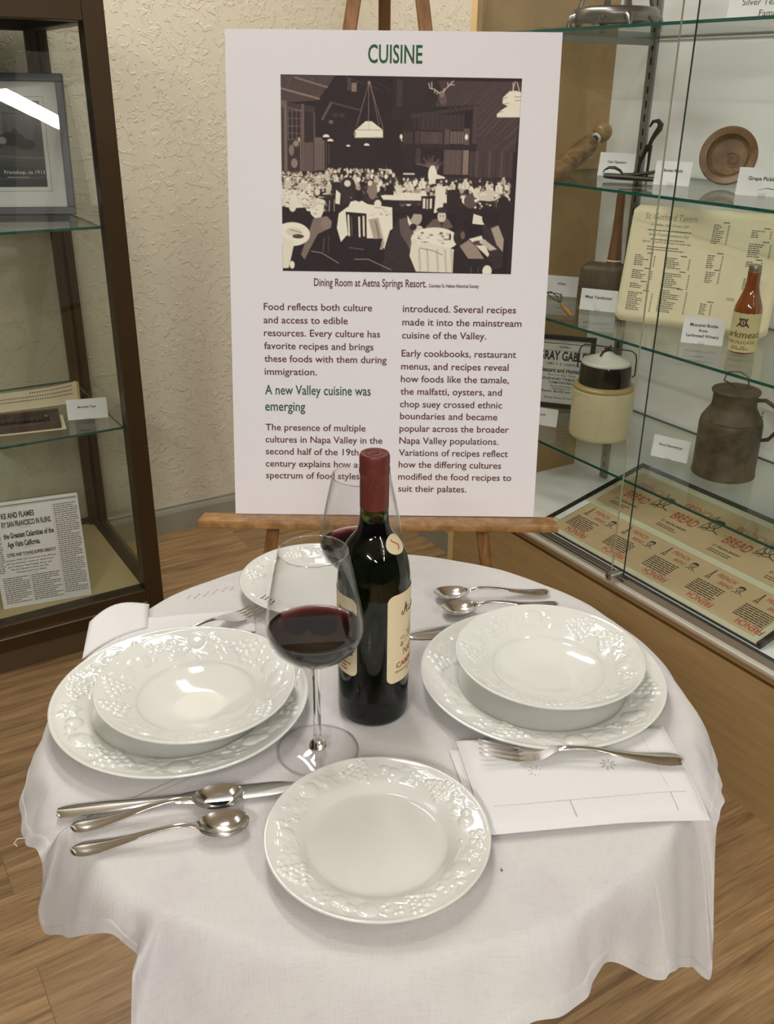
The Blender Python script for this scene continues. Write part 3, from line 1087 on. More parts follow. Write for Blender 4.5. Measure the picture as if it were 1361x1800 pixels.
    p.ell(570, 715, 20, 24, 0.95); p.line(555, 735, 588, 735, 3, 0.4)
    p.poly([(520, 800), (575, 790), (612, 930), (600, 968), (565, 965)], 0.60); p.line(560, 810, 592, 950, 8, 0.42); p.line(575, 800, 605, 920, 4, 0.8)
    p.poly([(393, 760), (508, 768), (512, 910), (600, 905), (580, 985), (420, 975), (385, 920), (408, 900)], 0.04)
    for q in ((408, 780, 414, 890), (468, 790, 472, 895), (492, 785, 496, 890)): p.line(*q, 11, 0.88)
    p.line(425, 790, 430, 890, 3, 0.5); p.line(415, 958, 495, 968, 4, 0.4)
    # drinking man
    p.poly([(635, 880), (690, 790), (740, 765), (790, 830), (800, 870), (770, 960), (750, 990), (760, 1040), (790, 1088), (600, 1088), (615, 960)], 0.10)
    p.poly([(690, 800), (745, 780), (790, 860), (770, 900), (740, 940), (700, 880)], 0.30); p.poly([(740, 930), (810, 860), (820, 880), (750, 965)], 0.34)
    p.poly([(735, 775), (765, 820), (755, 850), (738, 810)], 0.92)
    p.ell(782, 786, 34, 44, 0.62); p.poly([(735, 770), (750, 742), (790, 735), (820, 755), (815, 768), (770, 765), (752, 800)], 0.05)
    p.ell(800, 850, 24, 20, 0.80); p.ell(768, 838, 20, 18, 0.08); p.line(775, 865, 800, 885, 10, 0.9)
    # boy with cap
    p.poly([(835, 840), (880, 792), (960, 790), (990, 835), (960, 850), (850, 855)], 0.32)
    p.ell(925, 778, 24, 32, 0.80); p.ell(925, 742, 30, 15, 0.12); p.line(898, 755, 952, 755, 5, 0.15); p.poly([(915, 808), (935, 808), (928, 840)], 0.1)
    p.line(915, 775, 920, 775, 4, 0.3); p.line(932, 775, 938, 775, 4, 0.3)
    # right foreground table
    p.ell(890, 905, 132, 66, 0.97); p.poly([(765, 900), (1000, 960), (1000, 1092), (790, 1088), (752, 1000)], 0.90)
    for x in (805, 850, 905, 950, 985): p.line(x, 965, x + 10, 1085, 12, 0.66, 0.7)
    for k in range(30): p.ell(rg.uniform(800, 990), rg.uniform(860, 935), rg.uniform(4, 14), rg.uniform(2, 6), rg.choice((0.7, 0.5, 1, 0.85, 0.3)))
    p.line(808, 955, 880, 968, 3, 0.2); p.line(880, 968, 935, 992, 3, 0.25); p.ell(975, 890, 6, 18, 0.15)
    # right people
    p.poly([(1000, 752), (1100, 770), (1105, 800), (1060, 800), (1030, 860), (1000, 850)], 0.05)
    p.ell(1080, 690, 36, 40, 0.28); p.ell(1112, 645, 20, 28, 0.90); p.ell(1180, 660, 60, 30, 0.80)
    for k in range(24): p.ell(rg.uniform(1100, 1280), rg.uniform(640, 730), rg.uniform(4, 11), rg.uniform(3, 8), rg.choice((0.95, 0.3, 0.7, 1)))
    p.poly([(1100, 760), (1165, 780), (1165, 822), (1095, 815)], 0.93)
    p.ell(1262, 720, 36, 60, 0.06); p.rect(1240, 760, 1300, 900, 0.07)
    p.poly([(1150, 820), (1235, 815), (1278, 900), (1272, 1060), (1200, 1080)], 0.10); p.ell(1192, 780, 44, 50, 0.05)
    p.poly([(1200, 840), (1240, 822), (1275, 900), (1272, 970), (1235, 930)], 0.58)
    p.poly([(1080, 900), (1150, 880), (1198, 985), (1190, 1000)], 0.92); p.ell(1140, 922, 38, 14, 0.2); p.ell(1160, 915, 20, 14, 0.75); p.poly([(1165, 900), (1240, 955), (1200, 965), (1160, 930)], 0.7)
    p.ell(1030, 890, 36, 46, 0.08); p.ell(1045, 880, 12, 22, 0.35)
    p.poly([(998, 975), (1020, 945), (1075, 915), (1130, 950), (1172, 1010), (1215, 1030), (1215, 1095), (998, 1095)], 0.05)
    p.poly([(1030, 940), (1080, 905), (1130, 950), (1170, 1010), (1080, 1010)], 0.52)
    p.ell(1190, 1080, 26, 34, 0.95); p.line(1100, 1060, 1100, 1095, 4, 0.3); p.line(1140, 1060, 1140, 1095, 4, 0.3)
    # chair backs bottom left
    for q in ((203, 982, 260, 990), (260, 990, 355, 1046), (445, 1024, 520, 1022), (520, 1022, 650, 1080)): p.line(*q, 5, 0.5)
    p.line(275, 910, 268, 980, 8, 0.22); p.line(300, 900, 298, 985, 5, 0.2)
    p.grain(0.012, 1); p.grain(0.008, 2, 2, 2)
    return p


_q = [(0.0862, 0.6952), (0.4560, 0.6936), (0.4515, 0.4035), (0.0858, 0.4041)]


def photo_plane(fx, fy, lift):
    a = [(1 - fx) * (1 - fy), fx * (1 - fy), fx * fy, (1 - fx) * fy]
    return PP(sum(w * q[0] for w, q in zip(a, _q)), sum(w * q[1] for w, q in zip(a, _q)), lift)


paint_dining_room().sheet('photograph', photo_plane, pt,
                          [(0, (38, 30, 31)), (0.1, (62, 51, 51)), (0.3, (108, 90, 87)), (0.5, (160, 140, 126)), (0.75, (216, 206, 186)), (1, (250, 246, 226))])

# ------------------------------------------------------------------ table and cloth
TC = (0.444, 0.725)
TZ = 0.7505
tb = thing('round_table', 'round dining table under the white linen tablecloth', 'table', (TC[0], TC[1], 0))
MB().lathe([(0, 0.722), (0.338, 0.722), (0.344, 0.727), (0.344, 0.742), (0.339, 0.747), (0, 0.747)], 96).build('tabletop', M_table, tb)
MB().lathe([(0, 0.03), (0.035, 0.03), (0.045, 0.1), (0.03, 0.3), (0.03, 0.55), (0.06, 0.7), (0.10, 0.7215), (0, 0.7215)], 40).build('pedestal', M_table, tb)
for k in range(3):
    a = 0.6 + k * 2.0944
    MB().tube([(0.03 * math.cos(a), 0.03 * math.sin(a), 0.14), (0.10 * math.cos(a), 0.10 * math.sin(a), 0.09), (0.21 * math.cos(a), 0.21 * math.sin(a), 0.018)], [0.022, 0.02, 0.016], 10).build('foot', M_table, tb)

HEM = [  # angle round the table, radius, height of the hanging hem
    (175.5, .3725, .7021), (184.0, .3680, .7304), (182.8, .3665, .6951), (178.2, .3730, .6247), (179.0, .3720, .6027), (185.0, .3680, .6336),
    (194.6, .3700, .6865), (200.9, .3620, .7151), (203.4, .3580, .7068), (205.5, .3560, .6972), (208.6, .3800, .7150), (210.1, .3980, .6528),
    (215.4, .4020, .6473), (225.7, .3980, .6545), (235.3, .4000, .6815), (244.5, .3960, .6894), (251.1, .3900, .6962), (256.8, .3860, .7089),
    (261.7, .3820, .7011), (265.8, .3760, .6954), (268.0, .3660, .6991), (270.9, .3600, .6979), (273.2, .3600, .6908), (275.7, .3640, .6774),
    (279.7, .3700, .6498), (282.0, .3760, .6419), (283.6, .3780, .6456), (292.7, .3780, .5950), (298.4, .3915, .5483), (298.8, .3865, .5977),
    (299.9, .3775, .6555), (300.2, .3700, .7195), (301.5, .3705, .7302), (304.0, .3705, .7325), (316.0, .3720, .7050), (332.0, .3790, .6900),
    (350.0, .3680, .6850), (368.0, .3760, .6800), (388.0, .3650, .6850), (408.0, .3760, .6800), (430.0, .3650, .6850), (452.0, .3760, .6800),
    (472.0, .3650, .6850), (492.0, .3740, .6850), (510.0, .3660, .6900), (524.0, .3740, .6950)]


def crom(P, n):
    P = np.array(P, float)
    K = len(P)
    seg = np.linalg.norm((np.roll(P, -1, 0) - P) * np.array([[.006, 1, 1, .006]]), axis=1) + 0.012
    seg = np.sqrt(seg)
    cum = np.concatenate([[0], np.cumsum(seg)])
    u = np.linspace(0, cum[-1], n, endpoint=False)
    out = []
    for t in u:
        i = min(np.searchsorted(cum, t, 'right') - 1, K - 1)
        f = (t - cum[i]) / seg[i]
        p0, p1, p2, p3 = (P[(i + k) % K].copy() for k in (-1, 0, 1, 2))
        for k, q in ((-1, p0), (1, p2), (2, p3)):
            w = (i + k) // K
            q[0] += 360 * w
            q[3] += 360 * w
        out.append(0.5 * ((2 * p1) + (-p0 + p2) * f + (2 * p0 - 5 * p1 + 4 * p2 - p3) * f * f + (-p0 + 3 * p1 - 3 * p2 + p3) * f ** 3))
    return np.array(out)


hem4 = []
e = 170.0
for (a, r, z) in HEM:
    e = max(e + 0.8, a)
    hem4.append((a, r, z, e))
HC = crom(hem4, 1000)
NU = len(HC)
cloth_rows = []
rgn = np.random.RandomState(5)
for k in range(0, 26):
    r = 0.336 * k / 25 if k else 0.0005
    cloth_rows.append([(TC[0] + r * math.cos(math.radians(h[3])), TC[1] + r * math.sin(math.radians(h[3])), TZ) for h in HC])
NS = 34
for k in range(1, NS + 1):
    s = k / NS
    row = []
    for i, (ha, hr, hz, ea) in enumerate(HC):
        ea_, ha_ = math.radians(ea), math.radians(ha)
        A = np.array([0.336 * math.cos(ea_), 0.336 * math.sin(ea_), TZ])
        B = np.array([0.3535 * math.cos(ea_), 0.3535 * math.sin(ea_), TZ + 0.0002])
        Hh = np.array([hr * math.cos(ha_), hr * math.sin(ha_), hz])
        C0 = np.array([0.356 * math.cos(ea_), 0.356 * math.sin(ea_), TZ - 0.016])
        Cc = 0.55 * C0 + 0.45 * Hh
        P = (1 - s) ** 3 * A + 3 * (1 - s) ** 2 * s * B + 3 * (1 - s) * s * s * Cc + s ** 3 * Hh
        hemband = 0.0
        rad = np.array([math.cos(ea_), math.sin(ea_), 0])
        wob = 0.0024 * math.sin(ea * 0.31 + 2.0 * math.sin(s * 3)) * math.sin(math.pi * min(1, s * 1.15)) + 0.0012 * math.sin(ea * 0.83 + s * 5) * s
        P = P + rad * (hemband + wob)
        row.append((TC[0] + P[0], TC[1] + P[1], P[2]))
    cloth_rows.append(row)
mb = MB()
mb.grid(cloth_rows, wrap=True)
cloth = thing('tablecloth', 'white linen tablecloth with a ragged hem draped over the round table', 'tablecloth', (0, 0, 0))
cl = mb.build('cloth', M_linen, cloth, angle=180)
# turned hem: a narrow doubled band along the lower edge
drop = np.array(cloth_rows[26:])          # NS x NU x 3
hem_rows = []
cen = np.array([TC[0], TC[1], 0.0])
last = drop[-1]
ln = np.zeros(NU)
cum = [ln.copy()]
for k in range(NS - 2, -1, -1):
    ln = ln + np.linalg.norm(drop[k + 1] - drop[k], axis=1)
    cum.append(ln.copy())
cum = np.array(cum)                        # distance up from the edge
rev = drop[::-1]
for dd in (0.0, .004, .008, .0120, .0128):
    row = []
    for i in range(NU):
        q = [float(np.interp(dd, cum[:, i], rev[:, i, c])) for c in range(3)]
        o_ = np.array([q[0] - TC[0], q[1] - TC[1], 0.0])
        o_ /= np.linalg.norm(o_)
        off = .0007 if dd < .0125 else -.0003
        row.append((q[0] + o_[0] * off, q[1] + o_[1] * off, q[2] + (.0004 if dd > 0 else -.0006)))
    hem_rows.append(row)
MB().grid(hem_rows, wrap=True).build('hem', M_linen, cloth, angle=180)
# loose thread at the left hem and faint old stains
MB().tube([(0.0725, 0.755, 0.703), (0.066, 0.757, 0.7035), (0.062, 0.7545, 0.702), (0.064, 0.751, 0.700)], 0.0004, 5).build('loose_thread', M_napkin, cloth)


def blot(mb, cx, cy, rx, ry, rot, seed, z=TZ + 0.0005, n=26):
    rg = random.Random(seed)
    vs = [(cx, cy, z)]
    for k in range(n):
        a = 2 * math.pi * k / n
        j = rg.uniform(0.65, 1.1)
        x, y = rx * j * math.cos(a), ry * j * math.sin(a)
        vs.append((cx + x * math.cos(rot) - y * math.sin(rot), cy + x * math.sin(rot) + y * math.cos(rot), z))
    mb.add(vs, [(0, 1 + k, 1 + (k + 1) % n) for k in range(n)])


mb = MB()
for k in range(16):
    t = k / 15
    blot(mb, 0.345 + 0.062 * t, 1.030 - 0.004 * t + 0.004 * math.sin(k * 2.1), 0.0022, 0.0007 + 0.0004 * (k % 3), 0.1 + 0.5 * math.sin(k), k)
mb.build('stain', M_stain, cloth, smooth=False)
mb = MB()
blot(mb, 0.4055, 0.4505, 0.0014, 0.0009, 0.5, 91)
blot(mb, 0.4065, 0.4525, 0.0007, 0.0005, 0.2, 92)
mb.build('speck', mat('dark_speck', rgb(70, 60, 62), 0.9), cloth, smooth=False)


# ------------------------------------------------------------------ plates
def motif_bumps(rmid, half, seed, scale=1.0):
    """grapes, leaves, apples, pears round a rim: (kind, theta, r, a, b, rot, amp)"""
    rg = random.Random(seed)
    out = []
    length = 2 * math.pi * rmid
    pos = 0.0
    order = ['grape', 'leaf', 'apple', 'leaf', 'berry', 'pear', 'leaf', 'grape', 'leaf', 'pear', 'apple', 'berry']
    wid = {'grape': 0.038, 'leaf': 0.024, 'apple': 0.024, 'pear': 0.026, 'berry': 0.022}
    k = 0
    while pos < length - 0.012:
        kd = order[k % len(order)]
        w = wid[kd] * scale
        th = (pos + w / 2) / rmid
        if kd == 'grape':
            g = 0.0036 * scale
            for row in range(5):
                m_ = 5 - row
                for q in range(m_):
                    x = (row - 2) * g * 1.72 + rg.uniform(-.3, .3) * g
                    y = (q - (m_ - 1) / 2) * g * 1.95 + rg.uniform(-.3, .3) * g
                    y = max(-half * .9, min(half * .9, y))
                    out.append(('dome', th + x / rmid, rmid + y, g, g, 0, 0.0017 * scale))
        elif kd == 'leaf':
            out.append(('leaf', th, rmid + rg.uniform(-.2, .2) * half, 0.013 * scale, min(half, 0.011 * scale), rg.uniform(-.6, .6), 0.0011 * scale))
            out.append(('leaf', th + .008 / rmid, rmid + half * .45, 0.008 * scale, 0.005 * scale, rg.uniform(.5, 1.3), 0.0010 * scale))
        elif kd == 'apple':
            out.append(('dome', th, rmid + rg.uniform(-.2, .3) * half, min(half, 0.0105 * scale), min(half, 0.0100 * scale), 0, 0.0022 * scale))
            out.append(('leaf', th + .012 / rmid, rmid - half * .35, 0.007 * scale, 0.004 * scale, rg.uniform(-1, 1), 0.0010 * scale))
        elif kd == 'pear':
            out.append(('dome', th - .003 / rmid, rmid - half * .15, 0.0088 * scale, 0.0080 * scale, 0.3, 0.0022 * scale))
            out.append(('dome', th + .006 / rmid, rmid + half * .2, 0.0068 * scale, 0.0052 * scale, 0.3, 0.0017 * scale))
        else:
            for q in range(9):
                out.append(('dome', th + rg.uniform(-.008, .008) * scale / rmid, rmid + rg.uniform(-.8, .8) * half, 0.0024 * scale, 0.0024 * scale, 0, 0.0012 * scale))
        pos += w
        k += 1
    for q in range(60):
        out.append(('dome', rg.uniform(0, 6.283), rmid + rg.uniform(-1, 1) * half, 0.0075 * scale, 0.0011 * scale, rg.uniform(-.9, .9), 0.0006))
    return out


def relief(th, r, bumps):
    h = np.zeros_like(th)
    for kd, t0, r0, a, b, rot, amp in bumps:
        dth = (th - t0 + math.pi) % (2 * math.pi) - math.pi
        x0, y0 = dth * r0, r - r0
        big = max(a, b) * 1.05
        msk = (np.abs(x0) < big) & (np.abs(y0) < big)
        if not msk.any():
            continue
        x = x0[msk] * math.cos(rot) + y0[msk] * math.sin(rot)
        y = -x0[msk] * math.sin(rot) + y0[msk] * math.cos(rot)
        if kd == 'leaf':
            an = np.arctan2(y / b, x / a)
            lob = 0.80 + 0.20 * np.cos(5 * an)
            q = ((x / a) ** 2 + (y / b) ** 2) / lob ** 2
            v = amp * np.sqrt(np.clip(1 - q, 0, 1)) * (0.62 + 0.38 * np.abs(np.sin(3.2 * (np.abs(y) / b + x / a))))
        else:
            q = (x / a) ** 2 + (y / b) ** 2
            v = amp * np.sqrt(np.clip(1 - q, 0, 1))
        hh = h[msk]
        h[msk] = np.maximum(hh, v)
    return h


def dish(top, under, band, bumps, n=560):
    """top: (r, z) from centre to lip; band (r0, r1) carries relief along the surface normal (taken as up)"""
    tr = np.array(top)
    rr, zz = [], []
    for i in range(len(tr) - 1):
        (ra, za), (rb, zb) = tr[i], tr[i + 1]
        mid = (ra + rb) / 2
        m_ = max(1, int(round(abs(rb - ra) / (0.0009 if band[0] - .004 < mid < band[1] + .004 else 0.004))))
        for q in range(m_):
            rr.append(ra + (rb - ra) * q / m_)
            zz.append(za + (zb - za) * q / m_)
    rr.append(tr[-1][0]); zz.append(tr[-1][1])
    rr, zz = np.array(rr), np.array(zz)
    # soften profile kinks
    for _ in range(8):
        zz[1:-1] = 0.25 * zz[:-2] + 0.5 * zz[1:-1] + 0.25 * zz[2:]
    th = np.arange(n) * 2 * math.pi / n
    TH, RR = np.meshgrid(th, rr)
    hh = relief(TH.ravel(), RR.ravel(), bumps).reshape(TH.shape)
    rows = []
    for i in range(len(rr)):
        r = max(rr[i], 1e-5)
        rows.append([(r * math.cos(t), r * math.sin(t), zz[i] + hh[i, j]) for j, t in enumerate(th)])
    for (r, z) in under:
        r = max(r, 1e-5)
        rows.append([(r * math.cos(t), r * math.sin(t), z) for t in th])
    mb = MB()
    mb.grid(rows, wrap=True)
    return mb


# salad plate
SP_top = [(0, .0060), (.056, .0060), (.061, .0068), (.066, .0100), (.071, .0130), (.094, .0182), (.0965, .0192)]
SP_un = [(.0980, .0196), (.0990, .0188), (.0986, .0174), (.090, .0140), (.072, .0085), (.062, .0030), (.060, .0003), (.056, .0003), (.055, .0022), (.02, .0022), (0, .0022)]
sp = dish(SP_top, SP_un, (.066, .096), motif_bumps(.0815, .0115, 11, 0.86))
plate1 = sp.build('salad_plate', M_porc, loc=(0.3285, 0.5290, TZ), rotz=1.1, angle=70)
tag(plate1, 'small white embossed plate alone at the near edge of the table', 'plate', 'small embossed plates')
plate2 = copy_tree(plate1, 'small white embossed plate at the far side, behind the front wine glass', (0.4985, 0.9658, TZ), 2.3)
# charger / dinner plate
CP_top = [(0, .0065), (.080, .0065), (.086, .0076), (.092, .0110), (.097, .0140), (.128, .0206), (.1315, .0220)]
CP_un = [(.1332, .0224), (.1345, .0214), (.1338, .0196), (.122, .0164), (.100, .0120), (.090, .0065), (.086, .0003), (.080, .0003), (.079, .0024), (.03, .0024), (0, .0024)]
cpm = dish(CP_top, CP_un, (.093, .131), motif_bumps(.1120, .0155, 23, 1.12), 640)
ch1 = cpm.build('dinner_plate', M_porc, loc=(0.6100, 0.6396, TZ), rotz=0.4, angle=70)
tag(ch1, 'large white embossed dinner plate beside the wine bottle, under the right bowl', 'plate', 'large embossed dinner plates')
ch2 = copy_tree(ch1, 'large white embossed dinner plate under the left bowl, beside the two near teaspoons', (0.2535, 0.8063, TZ), 3.6)
# bowls
BW_top = [(0, .0048), (.034, .0050), (.040, .0062), (.046, .0096), (.052, .0134), (.060, .0180), (.075, .0262), (.090, .0335), (.0985, .0365), (.1000, .0372)]
BW_un = [(.1013, .0376), (.1022, .0366), (.1016, .0350), (.092, .0305), (.075, .0230), (.058, .0120), (.049, .0030), (.047, .0004), (.043, .0004), (.042, .0016), (.02, .0016), (0, .0016)]
bw = dish(BW_top, BW_un, (.060, .098), motif_bumps(.0810, .0150, 37, 0.95), 560)
for i_, v_ in enumerate(bw.v):
    bw.v[i_] = (v_[0] * 1.018, v_[1] * 1.018, v_[2])
b1 = bw.build('soup_bowl', M_porc, loc=(0.6190, 0.6400, TZ + .0066), rotz=0.2, angle=70)
tag(b1, 'wide white embossed bowl on the right dinner plate above the folded napkin', 'bowl', 'embossed bowls')
b2 = copy_tree(b1, 'wide white embossed bowl on the left dinner plate', (0.2655, 0.7905, TZ + .0066), 2.9)

# ------------------------------------------------------------------ wine glasses
GL_bowl = [(.0042, .1035), (.010, .1050), (.018, .1095), (.0265, .1150), (.0345, .1215), (.0405, .1280), (.0447, .1355), (.0466, .1430), (.0468, .1480), (.0460, .1560), (.0443, .1660), (.0424, .1760), (.0402, .1870), (.0376, .2000), (.0348, .2130), (.0322, .2250)]
Z_W = 0.1425


def wine_glass(name, label, x, y):
    g = thing(name, label, 'wine glass', (x, y, TZ), 0, 'stemmed wine glasses')
    inner = [(r - 0.0009, z + (0.0009 if i == 0 else 0)) for i, (r, z) in enumerate(GL_bowl)]
    rim = [(.03215, .2255), (.0316, .2255)]
    MB().lathe(GL_bowl + rim + inner[::-1][0:], 72).build('bowl', M_stem, g, angle=60)
    MB().lathe([(0, .0015), (.0380, .0006), (.0400, .0008), (.0402, .0015), (.0380, .0022), (.020, .0032), (.0095, .0052), (0.0, .0060)], 72).build('foot', M_stem, g, angle=60)
    MB().lathe([(0, .0062), (.0088, .0064), (.0082, .0095), (.0056, .0130), (.0044, .0170), (.0039, .030), (.0035, .055), (.0037, .085), (.0043, .0960), (.0052, .1010), (.0056, .1033), (0, .1036)], 40).build('stem', M_solid, g, angle=60)
    MB().tube([(.0402 * math.cos(a), .0402 * math.sin(a), .0014) for a in np.linspace(0, 2 * math.pi, 73)], .0007, 6, False).build('foot_edge', M_solid, g)
    MB().tube([(.0320 * math.cos(a), .0320 * math.sin(a), .2256) for a in np.linspace(0, 2 * math.pi, 73)], .00055, 6, False).build('rim', M_solid, g)
    # wine fills the lower bowl to its widest part
    prof = [(0, .1052)]
    for r, z in inner:
        if z < Z_W - .001:
            prof.append((max(r - 0.0004, .0008), z + .0004))
    prof += [(.0453, Z_W - .0004), (.0453, Z_W + .0008), (.0443, Z_W + .0002), (0.042, Z_W), (0, Z_W)]
    MB().lathe(prof, 72).build('wine', M_wine, g, angle=60)
    return g


wine_glass('wine_glass', 'near stemmed glass of red wine standing in front of the wine bottle', 0.3456, 0.6720)
wine_glass('wine_glass', 'far stemmed glass of red wine half hidden behind the wine bottle', 0.4755, 0.8060)

# ------------------------------------------------------------------ wine bottle
BX, BY = 0.4300, 0.7040
bot = thing('wine_bottle', 'dark green wine bottle with red capsule and cream labels', 'bottle', (BX, BY, TZ))
MB().lathe([(0, .004), (.030, .0005), (.0350, .002), (.0372, .006), (.0375, .012), (.0375, .150), (.0372, .160), (.0364, .169), (.0350, .178), (.0326, .188), (.0293, .196), (.0245, .2030), (.0200, .2085), (.0168, .2140), (.0150, .2210), (.0141, .230), (.0138, .240), (.0135, .262), (.0138, .284), (.0138, .290), (0, .291)], 80).build('bottle_glass', M_bottle, bot, angle=60)
MB().lathe([(.0142, .2385), (.0143, .262), (.0141, .272), (.0147, .2735), (.0150, .277), (.0147, .2805), (.0143, .282), (.0147, .2845), (.0146, .2915), (.0136, .2940), (.0112, .2940), (.0108, .2934), (0, .2934)], 64).build('capsule', M_capsule, bot, angle=50)


def on_cyl(r0, phi0, z0):
    """flat (x, y) wrapped on the bottle: x to the right seen from outside"""
    def f(x, y, lift=0.0):
        r = r0 + lift
        a = phi0 + x / r0
        return (r * math.cos(a), r * math.sin(a), z0 + y)
    return f


PHI = math.atan2(-BY, -BX)      # the side that faces the table's near edge


def cyl_patch(mb, cyl, x0, x1, y0, y1, rad, lift, n=40):
    """rounded rectangle wrapped on a cylinder"""
    rows = []
    for i in range(n + 1):
        x = x0 + (x1 - x0) * (0.5 - 0.5 * math.cos(math.pi * i / n))
        d = min(x - x0, x1 - x)
        cut = rad - math.sqrt(max(0, rad * rad - (rad - d) ** 2)) if d < rad else 0
        rows.append([cyl(x, y0 + cut + (y1 - y0 - 2 * cut) * k / 6, lift) for k in range(7)])
    mb.grid(rows)


# lathe a is anticlockwise seen from above; looking from outside, +angle runs to the right
fr = on_cyl(.0375, PHI + math.radians(71), 0.0535)
mb = MB()
cyl_patch(mb, fr, -.0325, .0325, 0, .103, .008, .0003)
lab = mb.build('front_label', M_label, bot, angle=180)
red_ = MB()
put_text(red_, 'CABERNET', -.0215, .0175, .0058, .043, fr, bold=.02, lift=.0006)
mb = MB()
mb.tube([fr(-.0150 + a_, .0780 + b_, .0007) for a_, b_ in ((.0010, .0042), (.0000, .0036), (-.0006, .0012), (.0012, -.0006), (.0034, .0020), (.0050, .0075), (.0064, .0125), (.0066, .0090), (.0072, .0020), (.0086, .0000))], .00035, 5)
mb.tube([fr(-.0104 + a_, .0830 + b_, .0007) for a_, b_ in ((0, 0), (.004, .0006), (.007, .0018))], .0003, 5)
mb.tube([fr(-.0050 + .0011 * t, .0780 + .0022 * abs(math.sin(t * 1.1)), .0007) for t in range(20)], .0003, 5)
put_text(red_, 'NAPA', -.0115, .0300, .0080, .024, fr, lift=.0006)
mb.build('script_lettering', M_ink, bot, smooth=False).parent = lab
mb = MB()
put_text(mb, 'PRODUCED AND BOTTLED', -.0225, .0115, .0022, .045, fr, lift=.0006)
put_text(mb, 'AT', -.004, .0072, .0022, None, fr, lift=.0006)
mb.build('small_print', M_ink, bot, smooth=False).parent = lab
red_.build('red_lettering', M_redink, bot, smooth=False).parent = lab
mb = MB()
rg = random.Random(2)
for k in range(70):     # engraved hillside with trees
    x = rg.uniform(-.016, .016)
    y = .040 + .014 * math.exp(-(x / .010) ** 2) * rg.random() + rg.uniform(0, .012)
    q = .0012 + .0012 * rg.random()
    mb.add([fr(x - q, y, .0006), fr(x + q, y + .0004, .0006), fr(x + q * .4, y + .0007, .0006), fr(x - q * .6, y + .0006, .0006)], [(0, 1, 2, 3)])
mb.build('engraving', M_olive, bot, smooth=False).parent = lab
bk_ = on_cyl(.0375, PHI - math.radians(71), 0.0620)
mb = MB()
cyl_patch(mb, bk_, -.0295, .0295, 0, .0905, .008, .0003)
lab2 = mb.build('back_label', M_label, bot, angle=180)
mb = MB()
put_text(mb, 'Vineyard', .0035, .072, .0052, .0215, bk_, shear=.35, lift=.0006)
dashes(mb, bk_, -.024, .0245, .0600, 9, .0042, .0016, random.Random(4), lift=.0006)
mb.build('black_lettering', M_ink, bot, smooth=False).parent = lab2
mb = MB()
dashes(mb, bk_, -.022, .022, .0150, 3, .0042, .0016, random.Random(5), lift=.0006)
mb.build('red_lettering', M_redink, bot, smooth=False).parent = lab2
# shoulder tag: small oval on the sloping shoulder
mb = MB()
sp_ = [(.0375, .150), (.0372, .160), (.0364, .169), (.0350, .178), (.0326, .188), (.0293, .196), (.0245, .2030), (.0200, .2085), (.0168, .2140), (.0150, .2210)]
_al = [0.0]
for _p, _q in zip(sp_, sp_[1:]):
    _al.append(_al[-1] + math.hypot(_q[0] - _p[0], _q[1] - _p[1]))


def shoulder(x, y, lift=0.0):
    t = float(np.interp(.2035, [q[1] for q in sp_], _al)) + y
    r = float(np.interp(t, _al, [q[0] for q in sp_])) + lift * .6
    z = float(np.interp(t, _al, [q[1] for q in sp_])) + lift * .7
    a = PHI + math.radians(60) + x / .024
    return (r * math.cos(a), r * math.sin(a), z)


rows = []
for i in range(9):
    rr = i / 8
    rows.append([shoulder(.0130 * rr * math.cos(a), .0105 * rr * math.sin(a), .0007) for a in np.linspace(0, 2 * math.pi, 40, endpoint=False)])
mb.grid(rows, wrap=True)
tg_ = mb.build('shoulder_label', M_label, bot, angle=180)
mb = MB()
mb.tube([shoulder(-.001 + .003 * math.sin(t * 5), -.006 + .012 * t, .0010) for t in np.linspace(0, 1, 12)], .0005, 5)
mb.build('red_mark', M_redink, bot).parent = tg_
cpc = on_cyl(.0143, PHI - math.radians(6), .244)
mb = MB()
mb.tube([cpc(-.002 + .0016 * math.sin(t * 26) + .007 * t, .004 + .026 * t, .0003) for t in np.linspace(0, 1, 60)], .0003, 5)
mb.build('script_mark', M_capsule_ink, bot)
mb = MB()
mb.tube([(.0085 * math.cos(a), .0085 * math.sin(a), .2936) for a in np.linspace(0, 2 * math.pi, 40)], .0004, 5, False)
for k in range(7):
    mb.tube([(-.005 + .0015 * k, -.003, .2936), (-.004 + .0015 * k, .003, .2936)], .0003, 4)
mb.build('top_emboss', M_capsule_ink, bot)


# ------------------------------------------------------------------ cutlery
def sheet_solid(stations, ny=13):
    """stations: list of (x, halfwidth, z_edge, dish, thick) -> closed thin shell"""
    mb = MB()
    top, bot_ = [], []
    for (x, w, ze, dsh, th) in stations:
        tr, br = [], []
        for j in range(ny):
            y = -1 + 2 * j / (ny - 1)
            q = 1 - y * y
            z = ze - dsh * q
            tr.append((x, y * w, z + th * (0.35 + 0.65 * q)))
            br.append((x, y * w, z - th * 0.35 * q))
        top.append(tr)
        bot_.append(br)
    rows = [t + b[::-1] for t, b in zip(top, bot_)]
    mb.grid(rows, wrap=True)
    n = len(rows[0])
    mb.f.append(tuple(range(n)))
    mb.f.append(tuple(range((len(rows) - 1) * n, len(rows) * n))[::-1])
    return mb


def ip(x, xs, ys):
    return float(np.interp(x, xs, ys))


